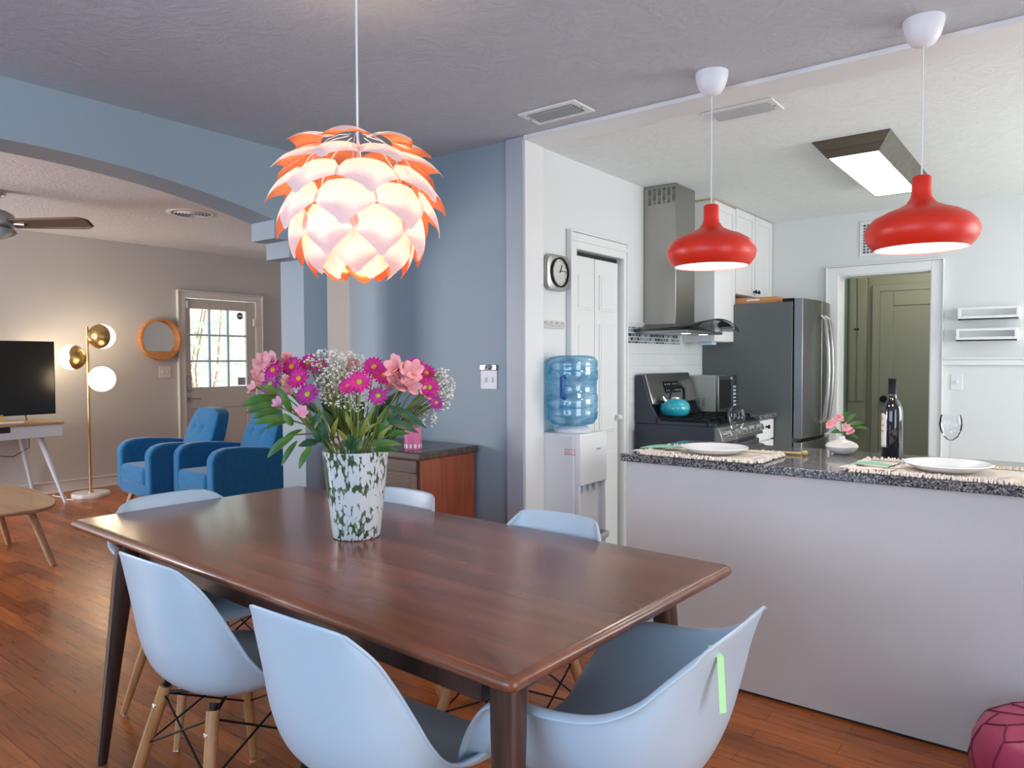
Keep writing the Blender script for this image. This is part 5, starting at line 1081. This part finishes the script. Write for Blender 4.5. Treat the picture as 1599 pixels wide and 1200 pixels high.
MB().hexa([(-2.148, 4.02, 1.505), (-1.83, 4.02, 1.505), (-1.83, 4.50, 1.505), (-2.148, 4.50, 1.505), (-2.148, 4.115, 1.548), (-1.928, 4.115, 1.548), (-1.928, 4.405, 1.548), (-2.148, 4.405, 1.548)]).build('hood_body', 'steel', hd_, True, bevel=0.003)
B(-2.148, -1.80, 3.99, 4.53, 1.488, 1.505).build('hood_underside', 'steel_dark', hd_, True, bevel=0.003)
for y in (4.13, 4.39): MB().lathe([(0.001, -0.003), (0.026, -0.003), (0.028, 0)], (-1.87, y, 1.488), 20).build('hood_lamp', mat('small_lamp_glow', (1, 1, 1), 0.4, emit=(1, 0.97, 0.9), estr=2.5), hd_, True)
def gl_(u, v):
    y = 3.93+0.75*v; k = (1-((y-4.305)/0.375)**2); return Vector((-2.145+(0.40+0.03*k)*u, y, 1.513+0.062*k*u**0.8))
MB().grid(gl_, 12, 30).build('glass_canopy', 'hood_glass', hd_, True, solid=0.006, ang=60)
mw = thing('microwave', 'grey green microwave between the range and the refrigerator', 'microwave', (-2.0, 4.83, 0.985))
B(-2.13, -1.90, 4.665, 4.985, 0.975, 1.222).build('casing', 'mw', mw, True, bevel=0.005)
B(-1.90, -1.880, 4.665, 4.985, 0.975, 1.222).build('front_frame', 'steel_dark', mw, True, bevel=0.003)
B(-1.880, -1.877, 4.69, 4.89, 1.0, 1.195).build('door_window', 'tv', mw, True)
B(-1.880, -1.874, 4.90, 4.915, 0.99, 1.21).build('door_handle', 'chrome', mw, True)
kb_ = MB()
for j in range(6):
    for k in range(3): kb_.box(-1.880, -1.877, 4.925+0.018*k, 4.938+0.018*k, 1.01+0.025*j, 1.024+0.025*j)
kb_.build('keypad', 'pale_blue_w', mw, True)
v_ = MB()
for k in range(2):
    for j in range(7): v_.box(-2.03+0.035*k, -2.008+0.035*k, 4.663, 4.6655, 1.0+0.011*j, 1.004+0.011*j)
v_.build('side_vents', 'dark', mw, True)
bc = thing('base_cabinet', 'white base cabinet with black knob between range and refrigerator', 'cabinet', (-1.87, 4.83, 0))
B(-2.13, -1.64, 4.66, 4.99, 0.0, 0.935).build('body', 'plastic_white', bc, True)
B(-1.64, -1.62, 4.665, 4.985, 0.80, 0.93).build('drawer', 'white', bc, True, bevel=0.004); B(-1.64, -1.62, 4.665, 4.985, 0.1, 0.79).build('door', 'white', bc, True, bevel=0.004)
MB().lathe([(0.001, 0.028), (0.012, 0.026), (0.014, 0.018), (0.006, 0.010), (0.006, 0)], (-1.62, 4.83, 0.885), 16, ax=(1, 0, 0)).build('knob', 'black', bc, True)
tag(B(-2.13, -1.60, 4.658, 4.992, 0.940, 0.972).build('side_countertop', 'granite', bevel=0.003), 'short grey countertop under the microwave', 'countertop')
FDX = -0.03
fr = thing('refrigerator', 'dark stainless french door refrigerator', 'refrigerator', (-1.75, 5.35, 0))
FY0, FY1 = 5.0, 5.68
B(-2.135, -1.505, FY0, FY1, 0.03, 1.715).build('cabinet', 'fridge', fr, True, bevel=0.004)
def bowfront(y0, y1, z0, z1, nm):
    pts = [(-1.495, y0), (-1.495, y1)]
    n = 10; fr_pts = []
    for k in range(n+1):
        y = y1+(y0-y1)*k/n; q = (y-FY0)/(FY1-FY0); fr_pts.append((-1.440+0.030*math.sin(PI*q), y))
    return MB().prism([(-1.495, y0), (-1.495, y1)]+fr_pts, z0, z1, 'z').build(nm, 'steel_dark', fr, True, bevel=0.004)
bowfront(FY0, 5.347, 0.80, 1.735, 'left_door'); bowfront(5.353, FY1, 0.80, 1.735, 'right_door'); bowfront(FY0, FY1, 0.08, 0.775, 'freezer_drawer')
for y in (5.30, 5.40):
    MB().tube([(-1.405, y, 1.63), (-1.375, y, 1.60), (-1.355, y, 1.40), (-1.350, y, 1.25), (-1.355, y, 1.10), (-1.375, y, 0.92), (-1.405, y, 0.89)], 0.014, 14).build('door_handle', 'steel', fr, True)
MB().tube([(-1.405, 5.06, 0.70), (-1.37, 5.10, 0.70), (-1.350, 5.35, 0.70), (-1.37, 5.60, 0.70), (-1.405, 5.64, 0.70)], 0.014, 12).build('drawer_handle', 'steel', fr, True)
B(-1.58, -1.50, FY0+0.02, FY0+0.10, 1.715, 1.74).build('hinge_cover', 'black', fr, True, bevel=0.004)
tr_ = thing('wooden_tray', 'orange wooden tray with a handle hole on top of the refrigerator', 'tray', (-1.8, 5.12, 1.717))
B(-1.95, -1.62, 5.04, 5.052, 1.717, 1.760).box(-1.95, -1.62, 5.30, 5.312, 1.717, 1.760).box(-1.95, -1.938, 5.04, 5.31, 1.717, 1.760).box(-1.632, -1.62, 5.04, 5.31, 1.717, 1.760).box(-1.95, -1.62, 5.04, 5.31, 1.717, 1.723).build('tray_body', 'orange_wood', tr_, True, bevel=0.003)
B(-1.83, -1.74, 5.0385, 5.0405, 1.735, 1.748).build('handle_hole', 'plastic_white', tr_, True, bevel=0.004)
tag(B(-1.60, -1.50, 5.10, 5.45, 1.717, 1.735).build('papers', 'plastic_white', bevel=0.002), 'stack of white papers on the refrigerator right of the tray', 'papers')
def door_panel(t, y0, y1, z0, z1, knob):
    d = B(-1.935, -1.915, y0+0.003, y1-0.003, z0+0.003, z1-0.003).build('door', 'white', t, True, bevel=0.003)
    fr_ = B(-1.915, -1.909, y0+0.003, y0+0.055, z0+0.003, z1-0.003).box(-1.915, -1.909, y1-0.055, y1-0.003, z0+0.003, z1-0.003).box(-1.915, -1.909, y0+0.055, y1-0.055, z1-0.055, z1-0.003).box(-1.915, -1.909, y0+0.055, y1-0.055, z0+0.003, z0+0.055)
    fr_.build('door_rails', 'white', d, True, bevel=0.002)
    MB().lathe([(0.001, 0.028), (0.012, 0.027), (0.015, 0.020), (0.006, 0.010), (0.006, 0)], (-1.909, knob[0], knob[1]), 16, ax=(1, 0, 0)).build('knob', 'black', d, True)
u1 = thing('wall_cabinet', 'tall white wall cabinet right of the hood', 'cabinet', (-2.03, 4.85, 1.45))
B(-2.137, -1.935, 4.66, 5.035, 1.450, 2.385).build('body', 'white', u1, True, smooth=False); door_panel(u1, 4.66, 5.035, 1.450, 2.385, (4.72, 1.515))
B(-2.05, -1.95, 4.72, 4.80, 1.430, 1.449).build('under_light', 'pale_blue_w', u1, True, bevel=0.003)
B(-2.137, -1.93, 4.655, 5.035, 2.385, 2.399).build('crown_strip', mat('tan_strip', (0.55, 0.45, 0.30), 0.5), u1, True)
u2 = thing('wall_cabinet', 'short white double door cabinet over the refrigerator', 'cabinet', (-2.03, 5.43, 1.79))
B(-2.148, -1.935, 5.04, 5.815, 1.79, 2.398).build('body', 'white', u2, True, smooth=False); door_panel(u2, 5.04, 5.425, 1.79, 2.398, (5.395, 1.83)); door_panel(u2, 5.43, 5.815, 1.79, 2.398, (5.46, 1.83))
# outlet beside range
# ------------------------------------------------------------------ pink pouf
pf = thing('pouf', 'pink stitched leather pouf at the right edge of the floor', 'pouf', (0.0, 2.52, 0))
PR, PH = 0.235, 0.34
def pz(r_): return PH*(1-(r_/PR)**6*0.0)
pprof = [(0.001, 0.0), (0.16, 0.0), (0.205, 0.03), (0.23, 0.09), (0.237, 0.17), (0.230, 0.245), (0.205, 0.30), (0.16, 0.328), (0.09, 0.338), (0.001, 0.340)]
pprof = [(r_, z*0.91) for r_, z in pprof]
MB().lathe(pprof, seg=64).build('cushion', 'pink_leather', pf)
def sp(a, s):  # point on the pouf skin, s: 0 top centre .. 1 floor edge
    P_ = pprof[::-1]; n = len(P_)-1; x = s*n; i = min(int(x), n-1); f = x-i; r_ = P_[i][0]*(1-f)+P_[i+1][0]*f; z = P_[i][1]*(1-f)+P_[i+1][1]*f
    return Vector(((r_+0.0015)*math.cos(a), (r_+0.0015)*math.sin(a), z+0.0015))
sm = MB(); N = 12
for k in range(N):
    a = 2*PI*k/N; h = PI/N
    for seg_ in ([(a, 0.05), (a, 0.22), (a-h, 0.32)], [(a, 0.22), (a+h, 0.32)], [(a-h, 0.32), (a-h, 0.48), (a, 0.56)], [(a-h, 0.48), (a-2*h, 0.56)], [(a, 0.56), (a, 0.9)]):
        pts = []
        for p, q in zip(seg_, seg_[1:]):
            for j in range(6): pts.append(sp(p[0]+(q[0]-p[0])*j/5, p[1]+(q[1]-p[1])*j/5))
        cl_ = [pts[0]]
        for p in pts[1:]:
            if (p-cl_[-1]).length > 1e-4: cl_.append(p)
        sm.tube(cl_, 0.0018, 5)
sm.build('stitched_seams', 'pink_thread', pf)
